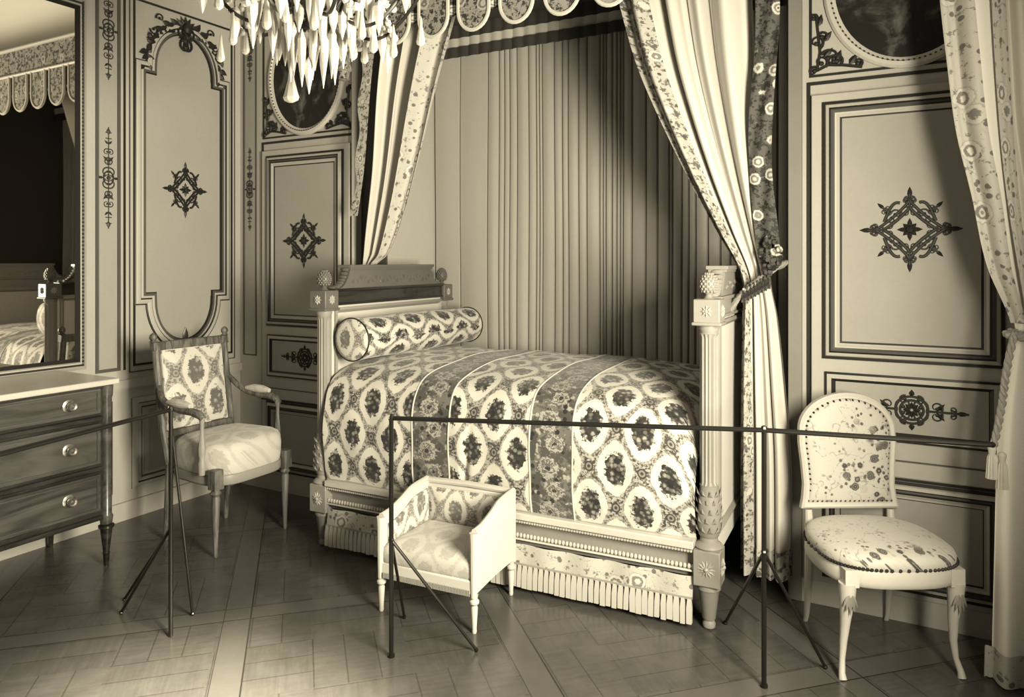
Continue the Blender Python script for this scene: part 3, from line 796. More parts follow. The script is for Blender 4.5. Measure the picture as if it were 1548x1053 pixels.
# corner drop with a bell tassel on each end
for xc in (CX0-ox+.02,):
    b = MB(); b.lathe([(.004, .30), (.020, .26), (.026, .10), (.030, .03), (.022, .0), (.030, -.03), (.040, -.09), (.042, -.10), (.030, -.11), (.030, -.15), (.004, -.16)], (xc, CY-.03-3.6, .0), 16); b.build('corner_tassel', M['lambrequin'], cp)
# inner valance at the back of the tester
for z0, z1, m, yy in ((.345, .43, 'canopy_and_shade', 4.10), (.285, .345, 'satin', 4.10), (.215, .285, 'canopy_and_shade', 4.09)):
    b = MB(); b.grid(lambda u, v: ((CX0-.1-ox+u*(CX1-CX0+.2), yy-3.6-.012*abs(sin(u*90)), z1+(z0-z1)*v), (u*2, v*.1)), 180, 2); b.build('inner_valance', M[m], cp)

# pleated hanging across the back of the alcove
random.seed(11)
edges = [-2.92]; 
while edges[-1] < -.52:
    x = edges[-1]; edges.append(x+(random.uniform(.16, .26) if x < -2.66 else random.choice((.018, .022, .03, .04, .055, .07, .085))))
def pleat_y(x):
    for i in range(len(edges)-1):
        if edges[i] <= x <= edges[i+1]:
            w = edges[i+1]-edges[i]; f = (x-edges[i])/w
            e = min(f, 1-f)*w/.007
            return -.040*min(1, e)**.5 - .010*sin(pi*f)*min(1, w*14) + .045
    return 0
xs = []
for i in range(len(edges)-1):
    w = edges[i+1]-edges[i]
    d_ = .007/w
    for f in (0, d_*.12, d_*.4, d_, .3+d_*.3, .5, .7-d_*.3, 1-d_, 1-d_*.4, 1-d_*.12): xs.append(edges[i]+w*f)
b = MB(); nv = 10
vs = [(x, pleat_y(x)+.006*sin(j*.7+x*7), .35+2.5*j/nv) for j in range(nv+1) for x in xs]
b.add(vs, [(j*len(xs)+i, j*len(xs)+i+1, (j+1)*len(xs)+i+1, (j+1)*len(xs)+i) for j in range(nv) for i in range(len(xs)-1)])
o = b.build('back_hanging', M['back_silk'], None, smooth=50); o.location = (0, 4.17, 0)
tag(o, 'pale silk hanging in narrow vertical pleats across the back of the alcove behind the bed', 'bed hanging')

# tied curtains
def drape(root, zt, zb, inner, outer, depth, nf, amp, s0=0, s1=1, off=0, nu=160, nv=90, mat_='satin', name='cloth', warp=(.35, 1.7, .5), uvw=1.0, flip=1):
    b = MB()
    def fn(u, v):
        s = s0+(s1-s0)*u; z = zt+(zb-zt)*v
        xa, xb = cr(inner, -z), cr(outer, -z); w = abs(xb-xa)
        ph = 2*pi*nf*(s+.04*sin(2*pi*s*warp[1]+warp[2]))+warp[0]*sin(z*1.6)
        a = cr(amp, -z)
        fold = (sin(ph)+.35*sin(2.3*ph+1.1))
        y = cr(depth, -z)+a*fold-off
        x = xa+(xb-xa)*(s+.0)+flip*a*.35*cos(ph)*min(1, s*8)*min(1, (1-s)*8)
        return (x, y, z), (s*uvw, z)
    b.grid(fn, nu, nv); o = b.build(name, M[mat_], root, smooth=80); return fn
# right bed curtain
rc = thing('bed_curtain', 'cream satin bed curtain tied back to the right of the footboard', 'curtain', (0, 0, 0))
K = lambda l: sorted([(-z, x) for x, z in l])
ri = K([(-1.25, 2.86), (-1.20, 2.66), (-1.125, 2.36), (-1.04, 2.13), (-.905, 1.82), (-.785, 1.58), (-.698, 1.42), (-.675, 1.32), (-.678, 1.22), (-.682, .85), (-.686, .10)])
ro = K([(-.640, 2.86), (-.632, 2.58), (-.612, 2.0), (-.595, 1.72), (-.562, 1.35), (-.536, 1.21), (-.500, .876), (-.48, .6), (-.482, .10)])
dep = [(-2.86, 3.20), (-2.3, 3.24), (-1.7, 3.30), (-1.3, 3.31), (-.8, 3.30), (-.1, 3.32)]
am = [(-2.86, .045), (-2.2, .040), (-1.6, .026), (-1.3, .013), (-1.1, .018), (-.6, .030), (-.1, .034)]
drape(rc, 2.86, .10, ri, ro, dep, 4.6, am, s0=.08)
drape(rc, 2.86, .10, ri, ro, dep, 4.6, am, s0=-.02, s1=.19, off=.006, nu=24, nv=140, mat_='border', name='embroidered_border', uvw=.75)
drape(rc, .22, .095, ri, ro, dep, 4.6, am, s0=.0, s1=1, off=.008, nu=160, nv=8, mat_='border', name='embroidered_hem', uvw=.7)
b = MB()
b.grid(lambda u, v: ((cr(ro, -(2.86-1.42*v))+.012+(u*.095)-.06*v*v+.02*sin(v*7), cr(dep, -(2.86-1.42*v))-.045+.006*sin(u*9+v*20), 2.86-1.42*v), (u*.095, 2.86-1.42*v)), 10, 100)
b.build('garland_border', M['border_d'], rc)
# cord tieback
def rope(pts, r, name, parent, m='cord', twist=26):
    b = MB(); P = [Vector(p) for p in pts]; n = len(P)*6
    for st in (0, 1, 2):
        q = []
        for i in range(n+1):
            f = i/n*(len(P)-1); k = min(int(f), len(P)-2); c = P[k].lerp(P[k+1], f-k); a = f/(len(P)-1)*twist+st*2*pi/3
            q.append((c.x+r*.55*cos(a), c.y+r*.4*sin(a), c.z+r*.55*sin(a+.8)))
        b.tube(q, r*.6, 6)
    return b.build(name, M[m], parent)
def tassel(c, r, h, name, parent, m='fringe', ms='cord'):
    b = MB(); b.lathe([(r*.3, 0), (r*.7, -.1*h), (r*.55, -.25*h), (r*.85, -.35*h), (r*1.0, -.75*h), (r*1.1, -h), (r*.3, -h)], c, 26, flute=(13, .25, -h, -.3*h)); b.ball((c[0], c[1], c[2]-.08*h), r*.75, 10); return b.build(name, M[m], parent)
rope([(-.748, 3.26, 1.195), (-.725, 3.245, 1.235), (-.69, 3.24, 1.29), (-.65, 3.235, 1.335), (-.61, 3.235, 1.365), (-.565, 3.25, 1.40), (-.535, 3.29, 1.43), (-.515, 3.36, 1.44)], .017, 'tieback_cord', rc, twist=40)
for k in range(8):
    f = k/7
    tassel((-.66+.10*f, 3.225, 1.335+.06*f), .010, .060, 'tieback_tassel', rc, m='border_d')
b = MB(); random.seed(5)
for k in range(60):
    a = random.uniform(0, 2*pi); r = random.uniform(.2, 1)*.040
    b.ball((-.553+r*cos(a), 3.235+random.uniform(-.012, .012), 1.475+r*2.0*sin(a)), .013, 6)
b.build('tieback_rosette', M['border_d'], rc)
# left bed curtain
lc = thing('bed_curtain', 'cream satin bed curtain swept back behind the headboard on the left', 'curtain', (0, 0, 0))
li = K([(-2.09, 2.86), (-2.15, 2.70), (-2.27, 2.40), (-2.40, 2.05), (-2.53, 1.73), (-2.655, 1.49), (-2.735, 1.435), (-2.77, 1.39), (-2.775, 1.28), (-2.775, .9), (-2.775, .12)])
lo = K([(-2.50, 2.86), (-2.53, 2.73), (-2.59, 2.44), (-2.67, 2.0), (-2.76, 1.66), (-2.82, 1.43), (-2.85, 1.30), (-2.87, .9), (-2.88, .12)])
ld = [(-2.86, 3.20), (-2.3, 3.24), (-1.7, 3.30), (-1.3, 3.33), (-.1, 3.33)]
la = [(-2.86, .055), (-2.2, .050), (-1.6, .028), (-1.35, .012), (-.8, .02), (-.1, .02)]
drape(lc, 2.86, .12, li, lo, ld, 2.8, la, s0=.10, warp=(.3, 1.3, .9))
drape(lc, 2.86, .12, li, lo, ld, 2.8, la, s0=-.02, s1=.24, off=.004, nu=24, nv=140, mat_='border_n', name='embroidered_border', uvw=.62, warp=(.3, 1.3, .9))
b = MB(); b.grid(lambda u, v: ((cr(lo, -(2.86-1.15*v))-.06-(u*.095*(1-.5*v))+.012*sin(v*24)*u, cr(ld, -(2.86-1.15*v))-.05, 2.86-1.15*v), (u*.085, 2.86-1.15*v)), 8, 80)
b.build('garland_border', M['border'], lc)
b = MB(); random.seed(8)
b.box(-2.925, -2.74, 3.42, 3.435, .1, 3.0); b.build('gap_shade', M['canopy_and_shade'], lc, smooth=0)  # dark sheet standing in for the shade in the gap beside the curtain
rope([(-2.68, 3.28, 1.33), (-2.74, 3.275, 1.36), (-2.80, 3.29, 1.39), (-2.86, 3.33, 1.42)], .015, 'tieback_cord', lc)

# near drape at the right edge
nd = thing('window_drape', 'cream embroidered drape tied back with a cord at the right edge', 'curtain', (0, 0, 0))
ni = K([(.02, 3.2), (.03, 2.8), (.062, 2.385), (.085, 2.145), (.112, 1.907), (.16, 1.67), (.202, 1.44), (.272, 1.235), (.262, 1.165), (.235, 1.0), (.217, .84), (.205, .4), (.196, .03)])
no = K([(.54, 3.2), (.54, 2.0), (.53, 1.5), (.46, 1.235), (.48, 1.1), (.52, .8), (.54, .03)])
ndp = [(-3.2, 2.98), (-1.9, 3.00), (-1.235, 3.03), (-.03, 3.02)]
na = [(-3.2, .03), (-1.9, .026), (-1.235, .012), (-.8, .022), (-.03, .03)]
drape(nd, 3.2, .015, ni, no, ndp, 3.5, na, s0=.06, nu=140, mat_='satin_lit')
drape(nd, 3.2, 1.24, ni, no, ndp, 3.5, na, s0=-.01, s1=.20, off=.006, nu=24, nv=120, mat_='border_n', name='embroidered_border', uvw=.45)
drape(nd, .12, .012, ni, no, ndp, 3.5, na, s0=-.01, s1=1, off=.006, nu=140, nv=6, mat_='border_n', name='embroidered_hem', uvw=.45)
drape(nd, 2.55, 1.26, K([(.20, 2.55), (.22, 2.1), (.25, 1.7), (.31, 1.26)]), K([(.24, 2.55), (.26, 2.1), (.285, 1.7), (.33, 1.26)]), [(-2.6, 2.955), (-1.2, 2.99)], 1, [(-3, .004), (0, .004)], nu=10, mat_='border_n', name='inner_border', uvw=.1)
rope([(.255, 2.995, 1.21), (.30, 2.985, 1.20), (.36, 2.985, 1.205), (.44, 2.99, 1.22), (.55, 3.0, 1.26)], .017, 'tieback_cord', nd)
rope([(.275, 2.975, 1.21), (.258, 2.965, 1.13), (.247, 2.965, 1.05), (.240, 2.965, .98), (.228, 2.96, .90), (.212, 2.955, .82)], .012, 'hanging_cord', nd, twist=30)
tassel((.210, 2.955, .83), .018, .11, 'tassel', nd); tassel((.238, 2.955, .81), .018, .12, 'tassel', nd)

# ------------------------------------------------------------------ armchair by the left wall (faces +x)
ac = thing('armchair', 'open armchair with medallion brocade back against the left wall', 'chair', (-3.21, 2.68, 0))
def cush(b, outline, levels, mi=0):
    cx = sum(p[0] for p in outline)/len(outline); cy = sum(p[1] for p in outline)/len(outline)
    b.rings([[(cx+(x-cx)*k, cy+(y-cy)*k, z) for x, y in outline] for k, z in levels], mi)
def round_poly(pts, r=.3, n=6):
    out = []; N = len(pts)
    for i in range(N):
        p = Vector(pts[i]); a = Vector(pts[i-1]); c = Vector(pts[(i+1)%N])
        p0 = p+(a-p)*r; p1 = p+(c-p)*r
        for k in range(n+1):
            t = k/n; q = p0*(1-t)**2+p*2*t*(1-t)+p1*t*t; out.append((q.x, q.y))
    return out
seat_o = round_poly([(-.20, -.21), (.14, -.245), (.235, -.15), (.235, .15), (.14, .245), (-.20, .21)], .3)
b = MB(); cush(b, seat_o, [(.97, .342), (1.0, .352), (1.0, .380), (.985, .392), (.94, .392)]); b.build('seat_rail', M['paint_g'], ac, bevel=.002)
b = MB(); cush(b, seat_o, [(.94, .385), (.98, .40), (1.0, .43), (1.005, .48), (.985, .515), (.94, .535), (.84, .550), (.6, .565), (.3, .572), (.05, .574)]); b.build('seat_cushion', M['damask'], ac, smooth=70)
def fluted_leg(x, y, top, parent, m, r=.02, rx=0):
    b = MB(); b.lathe([(.007, 0), (.010, .01), (.010, .03), (r*.95, top-.10), (r*.75, top-.09), (r*1.25, top-.075), (r*.85, top-.06), (r*1.0, top-.05)], (x, y, 0), 30, flute=(10, .18, .04, top-.11)); b.box(x-r*1.15, x+r*1.15, y-r*1.15, y+r*1.15, top-.055, top+.04)
    return b.build('leg', m, parent)
for x, y in ((.19, -.225), (.19, .225)): fluted_leg(x, y, .39, ac, M['wood_chair'], .022)
for y in (-.19, .19):
    b = MB(); b.tube([(-.235, y, 0), (-.225, y, .15), (-.21, y, .30), (-.205, y, .42)], [.012, .016, .02, .02], 10); b.build('leg', M['wood_chair'], ac)
def bk(s, o, z): return (-.205-.085*(z-.42)/.62+o, s, z)
b = MB()
for y in (-.215, .215):
    yy = y
    b.M = Matrix.Identity(4)
    b.tube([bk(yy*.92, 0, .40), bk(yy, 0, .56), bk(yy, 0, 1.0)], .019, 10)
b.map = bk; b.box(-.235, .235, -.018, .018, .985, 1.028); b.box(-.215, .215, -.018, .018, .535, .568); b.map = None
o = b.build('back_frame', M['wood_chair'], ac, bevel=.003)
for y in (-.225, .225):
    b = MB(); p = bk(y, 0, 1.03); b.lathe([(.022, 0), (.012, .008), (.020, .02), (.018, .035), (.004, .048)], p, 12); b.build('finial', M['wood_chair'], o)
b = MB(); b.map = bk
def bp(u, v):
    y = -.185+.37*u; z = .575+.405*v; d = .022*min(1, 6*min(u, 1-u))*min(1, 6*min(v, 1-v))+.002
    return (y, .008+d, z), (y+.13, z+.045)
b.grid(bp, 24, 24); b.map = bk; b.box(-.19, .19, -.012, .008, .57, .985); b.build('back_cushion', M['ogee_chair'], ac, smooth=70)
for y in (-.235, .235):
    sg = 1 if y > 0 else -1
    pts = [bk(y*.93, .01, .80), (-.20, y*1.02, .75), (-.13, y*1.06, .715), (-.03, y*1.08, .705), (.05, y*1.08, .705), (.10, y*1.06, .695), (.125, y*1.04, .675)]
    b = MB(); b.tube(pts, [.014, .016, .017, .018, .019, .021, .015], 10)
    ar_ = b.build('arm', M['wood_chair'], ac)
    b = MB(); b.lathe([(.018, .40), (.020, .46), (.014, .475), (.018, .50), (.019, .53), (.011, .60), (.010, .65), (.015, .672), (.017, .69)], (.115, y*1.04, 0), 20, flute=(8, .12, .5, .6)); b.build('arm_support', M['paint_g'] if y < 0 else M['wood_chair'], ac)
    b = MB(); b.tube([(-.14, y*1.06, .735), (-.08, y*1.075, .738), (-.02, y*1.08, .737), (.04, y*1.08, .733)], [.010, .021, .022, .012], 10); b.build('arm_pad', M['damask'], ar_)

# ------------------------------------------------------------------ low upholstered tub seat in front of the bed
st = thing('dog_bed', 'tiny low tub-shaped upholstered seat on turned legs in front of the bed', 'small seat', (-1.755, 2.612, 0), radians(4))
hw, hd = .218, .18
def top_line(f):   # rises from the front of the arm to the back
    return cr([(0, .388), (.18, .392), (.45, .418), (.62, .440), (1, .450)], f)
for sx in (-1, 1):
    b = MB()
    ptsy = [(-hd+2*hd*i/12) for i in range(13)]
    poly = [(y, top_line(i/12)) for i, y in enumerate(ptsy)]+[(hd, .175), (-hd, .155)]
    b.prism(poly, sx*hw-.013, sx*hw+.013, lambda a, c, d: (d, a, c)); sd = b.build('side_panel', M['silk_w'], st, bevel=.004)
    b = MB(); b.prism([(y, z) for y, z in [(ptsy[i]*.86, top_line(i/12)-.03) for i in range(13)]]+[(hd*.86, .26), (-hd*.86, .25)], sx*(hw-.013)-sx*.0, sx*(hw-.013)-sx*.014, lambda a, c, d: (d, a, c)); b.build('inner_padding', M['ogee_sm'], st, bevel=.004)
    b = MB(); b.tube([(sx*hw, y, top_line(i/12)+.006) for i, y in enumerate(ptsy)], .013, 8); b.tube([(sx*hw, -hd-.005, z) for z in (.14, .25, .35, .392)], [.012, .014, .015, .018], 10); b.tube([(sx*hw, hd, .15), (sx*hw, hd, .45)], .012, 8); b.build('side_frame', M['paint_w'], sd)
b = MB(); b.box(-hw, hw, hd-.012, hd+.012, .16, .438); bp_ = b.build('back_panel', M['silk_w'], st, bevel=.004)
b = MB()
b.grid(lambda u, v: ((-hw+.015+(2*hw-.03)*u, hd-.014-.018*min(1, 6*min(u, 1-u))*min(1, 5*min(v, 1-v)), .26+.165*v), (u*.41+.10, .26+.17*v+.04)), 24, 12); b.build('back_padding', M['ogee_sm'], bp_, smooth=70)
b = MB(); b.tube([(-hw, hd, .450), (0, hd, .456), (hw, hd, .450)], .014, 8); b.build('crest_rail', M['paint_w'], bp_)
b = MB()
so = round_poly([(-hw+.004, -hd-.01), (hw-.004, -hd-.01), (hw-.01, hd-.02), (-hw+.01, hd-.02)], .06, 4)
cush(b, so, [(.97, .20), (1, .215), (1, .25), (.98, .268), (.92, .280), (.75, .292), (.4, .300), (.05, .302)]); b.build('seat_cushion', M['damask'], st, smooth=70)
b = MB(); b.box(-hw, hw, -hd-.012, hd, .150, .205); rl = b.build('seat_rail', M['silk_w'], st, bevel=.006)
b = MB()
for k in range(60): b.tube([(-hw+.02+k*.0068, -hd-.016, .168), (-hw+.02+k*.0068, -hd-.016, .146)], .0026, 5)
b.build('gimp', M['cord'], rl)
for x, y in ((-hw, -hd), (hw, -hd), (-hw+.01, hd), (hw-.01, hd)):
    b = MB(); b.lathe([(.008, 0), (.010, .008), (.009, .018), (.014, .10), (.011, .108), (.019, .118), (.019, .126), (.012, .134), (.016, .150)], (x, y, 0), 24, flute=(8, .2, .025, .095)); b.build('leg', M['paint_w'], st)

# ------------------------------------------------------------------ side chair right of the bed
fa = atan2(-.866, .5)
sc_ = thing('side_chair', 'round-backed painted chair in rose-sprigged silk in front of the right door', 'chair', (-.148, 3.06, 0), fa-0)
# local: +x is forward, +y is the sitter's left
outl = []
for k in range(48):
    a = 2*pi*k/48; r = 1.0
    x = .235*cos(a); y = .235*sin(a)*(1.0 if cos(a) > -.2 else .92)
    x = math.copysign(abs(cos(a))**.62, cos(a))*.228; y = math.copysign(abs(sin(a))**.70, sin(a))*(.240 if cos(a) > 0 else .240-.035*(-cos(a)))
    outl.append((x+.0, y))
b = MB(); cush(b, outl, [(.965, .325), (.985, .33), (1, .345), (1, .37), (.985, .385), (.93, .385)]); rr = b.build('seat_rail', M['paint_w'], sc_, bevel=.002)
b = MB(); cush(b, outl, [(.94, .375), (.985, .392), (.99, .412), (.965, .426), (.9, .437), (.78, .446), (.55, .454), (.3, .458), (.05, .459)]); b.build('seat_cushion', M['sprays'], sc_, smooth=70)
b = MB()
for k in range(96):
    i = k/2; p = outl[int(i)]; q_ = outl[(int(i)+1) % 48]; f = i-int(i); b.ball(((p[0]+(q_[0]-p[0])*f)*.995, (p[1]+(q_[1]-p[1])*f)*1.0, .392), .0062, 6)
b.build('nail_heads', M['nail'], sc_)
for y in (-.205, .205):
    b = MB(); pts = [(.185, y*1.02, .0), (.178, y*1.02, .02), (.162, y*.98, .06), (.158, y*.95, .12), (.165, y*.93, .20), (.178, y*.93, .28), (.180, y*.93, .335)]
    b.tube(pts, [.014, .011, .010, .013, .018, .026, .030], 12); b.box(.150, .204, y*.90-.024, y*.90+.024, .325, .386)
    lg = b.build('leg', M['paint_w'], sc_)
    b = MB(); b.M = Matrix.Translation((.203, y*.93, .27)) @ Matrix.Rotation(pi/2, 4, 'Z'); b.map = lambda s, o, z: (s, -o, z); og = Orn(b, .002)
    for k in (-2, -1, 0, 1, 2): og.leaf(0, .04, -pi/2+k*.22, .085-.012*abs(k), .014)
    b.build('carving', M['paint_g'], lg)
for y in (-.165, .165):
    b = MB(); b.tube([(-.235, y, 0), (-.222, y, .03), (-.205, y, .15), (-.19, y, .33), (-.205, y, .46)], [.009, .010, .015, .020, .014], 10); b.build('leg', M['paint_w'], sc_)
def bmap(s, o, z): return (-.205-.035*(z-.45)/.45+o, s, z)
def back_out(d=0):
    p = [(.197-d, .466+d*1.0), (.188-d, .51), (.183-d, .56), (.188-d, .64), (.196-d, .72), (.195-d, .77)]
    arc = [((.195-d)*cos(a), .77+(.150-d)*sin(a)) for a in [pi*i/20 for i in range(1, 20)]]
    return p+arc+[(-x, z) for x, z in reversed(p)]
b = MB(); b.map = bmap; b.frame(back_out(), [(0, -.012), (0, .010), (.008, .016), (.016, .012), (.022, .012), (.026, .004), (.026, -.012), (0, -.012)]); b.build('back_frame', M['paint_w'], sc_)
bo_ = back_out(.022)
b = MB(); b.map = bmap
cz = .68; rings = []
for k, o_ in ((1.0, .0), (.97, .010), (.9, .018), (.7, .024), (.4, .027), (.05, .028)):
    rings.append([(x*k, o_, cz+(z-cz)*k) for x, z in bo_])
n = len(bo_); vs = [p for r in rings for p in r]
b.add(vs, [(i*n+k, i*n+(k+1)%n, (i+1)*n+(k+1)%n, (i+1)*n+k) for i in range(5) for k in range(n)]+[tuple(5*n+k for k in range(n))], 0, [(p[0], p[2]-.68) for p in vs])
b.add([(x, -.010, z) for x, z in bo_], [tuple(range(n))[::-1]])
b.build('back_cushion', M['sprays'], sc_, smooth=70)
b = MB(); b.map = bmap
nl = back_out(.030); tot = 0
for i in range(n):
    p, q_ = nl[i], nl[(i+1) % n]; L_ = sqrt((p[0]-q_[0])**2+(p[1]-q_[1])**2); m_ = max(1, int(L_/.018))
    for k in range(m_):
        b.ball((p[0]+(q_[0]-p[0])*k/m_, .008, p[1]+(q_[1]-p[1])*k/m_), .0056, 6)
b.build('nail_heads', M['nail'], sc_)

# ------------------------------------------------------------------ iron barriers
def brace(name, parent, a, c, r=.006):
    b = MB(); b.tube([a, c], r, 8); b.ball(c, r*1.5, 8); return b.build(name, M['iron'], parent)
br = thing('barrier', 'long thin iron barrier rail on two braced posts in front of the bed', 'barrier', (-1.70, 2.153, 0))
P0 = Vector((-1.70, 2.153, 0)); P1 = Vector((-.468, 2.617, 0)); P2 = Vector((.196, 2.755, 0)); rel = P1-P0; r2 = P2-P0
b = MB(); b.tube([(0, 0, .875), (rel.x, rel.y, .875), (r2.x, r2.y, .875)], .0085, 10); b.ball((0, 0, .875), .012, 8); b.ball((r2.x, r2.y, .875), .010, 8); b.build('rail', M['iron'], br)
for p in (Vector((0, 0, 0)), rel):
    b = MB(); b.tube([(p.x, p.y, .004), (p.x, p.y, .875)], .0085, 10); b.ball((p.x, p.y, .880), .012, 8); b.ball((p.x, p.y, .43 if p.x == 0 else .46), .011, 8); b.tube([(p.x, p.y, 0), (p.x, p.y, .01)], .013, 10); b.build('post', M['iron'], br)
brace('brace', br, (0, 0, .43), (.255, .18, .008)); brace('brace', br, (0, 0, .43), (-.135, .255, .008))
brace('brace', br, (rel.x, rel.y, .46), (rel.x-.215, rel.y+.375, .008)); brace('brace', br, (rel.x, rel.y, .46), (rel.x+.17, rel.y+.52-.30, .008))
b2 = thing('barrier', 'iron barrier post and rail beside the commode and armchair', 'barrier', (-2.536, 1.854, 0))
b = MB(); b.tube([(0, 0, .878), (.21, -.98, .878)], .0085, 10); b.ball((0, 0, .878), .012, 8); b.build('rail', M['iron'], b2)
for k, p in enumerate(((0, 0), (.21, -.98))):
    b = MB(); b.tube([(p[0], p[1], .004), (p[0], p[1], .878)], .0085, 10); b.ball((p[0], p[1], .882), .012, 8); b.build('post', M['iron'], b2)
brace('brace', b2, (0, 0, .42), (-.44, .10, .008)); brace('brace', b2, (0, 0, .42), (-.34, .02, .008)); brace('brace', b2, (.0, .0, .84), (-.075, .155, .008))

# ------------------------------------------------------------------ crystal chandelier
ch = thing('chandelier', 'cut crystal chandelier with curling metal arms hanging at the top left', 'chandelier', (-1.87, 1.93, 2.45))
b = MB(); b.lathe([(.010, 1.28), (.010, .5), (.03, .48), (.012, .45), (.012, .0), (.02, -.05), (.035, -.10), (.02, -.16), (.006, -.20)], (0, 0, 0), 14); b.build('stem', M['brass_d'], ch)
b = MB()
for z, r in ((-.10, .13), (.08, .20), (.30, .12)):
    b.tube([(r*cos(a), r*sin(a), z) for a in [2*pi*i/32 for i in range(32)]], .006, 6, True)
for k in range(8):
    a = 2*pi*k/8
    b.tube([(r*cos(a), r*sin(a), z) for r, z in ((.012, -.18), (.08, -.16), (.13, -.10), (.16, -.02), (.20, .08), (.19, .2), (.12, .30), (.03, .40))], .005, 6)
b.build('cage', M['gild'], ch)
for k in range(8):
    a = 2*pi*(k+.3)/8; c, s_ = cos(a), sin(a)
    b = MB()
    pts = []
    for i in range(20):
        f = i/19; r = .06+.34*f; z = -.10-.11*sin(f*pi)+.10*f*f; pts.append((r*c, r*s_, z))
    b.tube(pts, .0065, 7)
    b.tube([((.16+.045*cos(t)*(1-t/9))*c, (.16+.045*cos(t)*(1-t/9))*s_, -.14+.045*sin(t)*(1-t/9)) for t in [i*.45 for i in range(16)]], .004, 6)
    b.tube([((.28+.05*cos(-t)*(1-t/9))*c, (.28+.05*cos(-t)*(1-t/9))*s_, -.08+.05*sin(-t)*(1-t/9)) for t in [i*.45 for i in range(16)]], .004, 6)
    arm = b.build('arm', M['gild'] if k % 2 else M['brass_d'], ch)
    b = MB(); b.lathe([(.006, 0), (.03, .006), (.045, .014), (.042, .017), (.012, .014), (.012, .04), (.016, .06), (.014, .06)], (.40*c, .40*s_, .0), 14); b.build('drip_pan', M['crystal'], arm)
    b = MB(); b.lathe([(.010, 0), (.010, .10), (.002, .105)], (.40*c, .40*s_, .06), 10); b.build('candle', M['satin'], arm)
def drop(b, c, r, h, n=8):
    b.lathe([(.001, h*.5), (r*.30, h*.38), (r*.42, h*.15), (r*.78, -.18*h), (r*1.0, -.34*h), (r*.86, -.43*h), (r*.30, -.49*h), (.001, -.5*h)], c, n)
def slim(b, c, r, h):
    b.lathe([(.001, h*.5), (r, h*.30), (r*.9, 0), (r*.25, -.40*h), (.001, -.5*h)], c, 6)
random.seed(21)
cnt = 0
def hang(kind, x, y, z, r, h):
    b = MB(); (drop if kind else slim)(b, (x, y, z), r, h)
    if kind:
        for v in range(len(b.v)):
            p = b.v[v]
            b.v[v] = (p[0], y+(p[1]-y)*.55, p[2])
    b.build('crystal_drop', M['crystal'], ch, smooth=0)
hang(1, -.085, -.02, -.375, .036, .125)
for k in range(22):
    a = 2*pi*k/22; hang(0, .135*cos(a), .135*sin(a), -.19+.035*sin(k*2.1), .017, .10+.05*(k % 3)/2)
for k in range(12):
    a = 2*pi*(k+.5)/12; hang(0, .075*cos(a), .075*sin(a), -.26-.03*(k % 2), .015, .17)
for k in range(24):
    a = 2*pi*k/24; hang(k % 3 == 0, .21*cos(a), .21*sin(a), -.14+.04*sin(k*1.7), .021, .15)
for k in range(10):
    a = 2*pi*(k+.3)/10; hang(k % 2, (.36+.04*(k % 2))*cos(a), .36*sin(a), -.11-.05*(k % 3), .020, .11)
for k in range(18):
    a = 2*pi*k/18; hang(k % 2, .17*cos(a), .17*sin(a), -.05+.05*(k % 2), .021, .15)
hang(0, .03, -.05, -.36, .016, .13)
for k in range(10):
    a0 = 2*pi*k/10; b = MB(); pp = []
    for i in range(16):
        f = i/15; a = a0+f*2*pi/10; r = .30-.08*abs(1-2*f); z = .02-.20*sin(f*pi)**.8*(1 if k % 2 else .75)
        b.ball((r*cos(a), r*sin(a), z), .010+.004*sin(f*pi), 6); pp.append((r*cos(a), r*sin(a), z))
    b.tube(pp, .004, 5); b.build('bead_chain', M['crystal'], ch, smooth=0)
for k in range(14):
    a = 2*pi*(k+.4)/14; hang(k % 2, (.26+.03*(k % 2))*cos(a), .26*sin(a), -.17-.05*((k*3) % 4)/3, .019, .12)
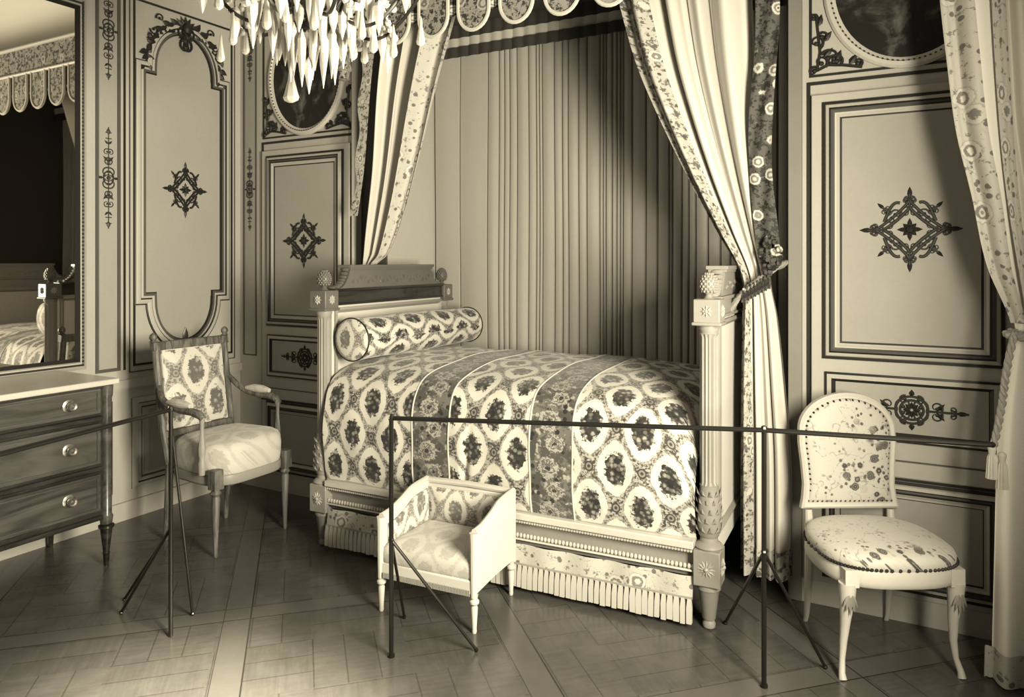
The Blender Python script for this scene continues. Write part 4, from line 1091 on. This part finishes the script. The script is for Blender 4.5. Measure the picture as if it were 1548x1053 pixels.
b = MB(); b.lathe([(.01, 0), (.05, -.015), (.03, -.04), (.01, -.06)], (0, 0, 1.30), 16); b.build('ceiling_rose', M['brass_d'], ch)

# ------------------------------------------------------------------ light: daylight through the two windows in the right wall, plus an added floor spot
def area(name, loc, rot, sx, sy, e, spread=180):
    l = bpy.data.lights.new(name, 'AREA'); l.shape = 'RECTANGLE'; l.size = sx; l.size_y = sy; l.energy = e; l.color = (1, .905, .665); l.spread = radians(spread)
    o = bpy.data.objects.new(name, l); C.objects.link(o); o.location = loc; o.rotation_euler = rot; return o
area('daylight_window', (RX+.03, 1.38, 1.45), (0, radians(90), 0), 1.1, .75, 200, 163)
area('daylight_window_behind', (RX+.03, -1.1, 1.75), (0, radians(90), 0), 2.9, 1.2, 6)
l = bpy.data.lights.new('floor_fill_spot', 'SPOT'); l.energy = 6500; l.color = (1, .905, .665); l.spot_size = radians(25); l.spot_blend = 1; l.shadow_soft_size = .12  # added spot with no real source, brightens the foreground floor
o = bpy.data.objects.new('floor_fill_spot', l); C.objects.link(o); o.location = (RX-.03, .8, 2.4)
o.rotation_euler = (Vector((-1.7, 1.36, 0))-o.location).to_track_quat('-Z', 'Y').to_euler()
w = bpy.data.worlds.new('world'); bpy.context.scene.world = w; w.use_nodes = True
w.node_tree.nodes['Background'].inputs[0].default_value = (1, .905, .66, 1); w.node_tree.nodes['Background'].inputs[1].default_value = .1

# ------------------------------------------------------------------ camera
cam = bpy.data.cameras.new('camera'); co = bpy.data.objects.new('camera', cam); C.objects.link(co)
co.location = (0, 0, 1.45); co.rotation_euler = (pi/2, 0, radians(29.0))
cam.sensor_fit = 'HORIZONTAL'; cam.sensor_width = 36; cam.lens = 36*1115/1548
cam.shift_x = 0; cam.shift_y = (395-526.5)/1548
cam.clip_start = .02
sc = bpy.context.scene; sc.camera = co
sc.view_settings.view_transform = 'Standard'; sc.view_settings.look = 'None'; sc.view_settings.gamma = 1; sc.view_settings.exposure = 0.36
sc.view_settings.use_curve_mapping = False
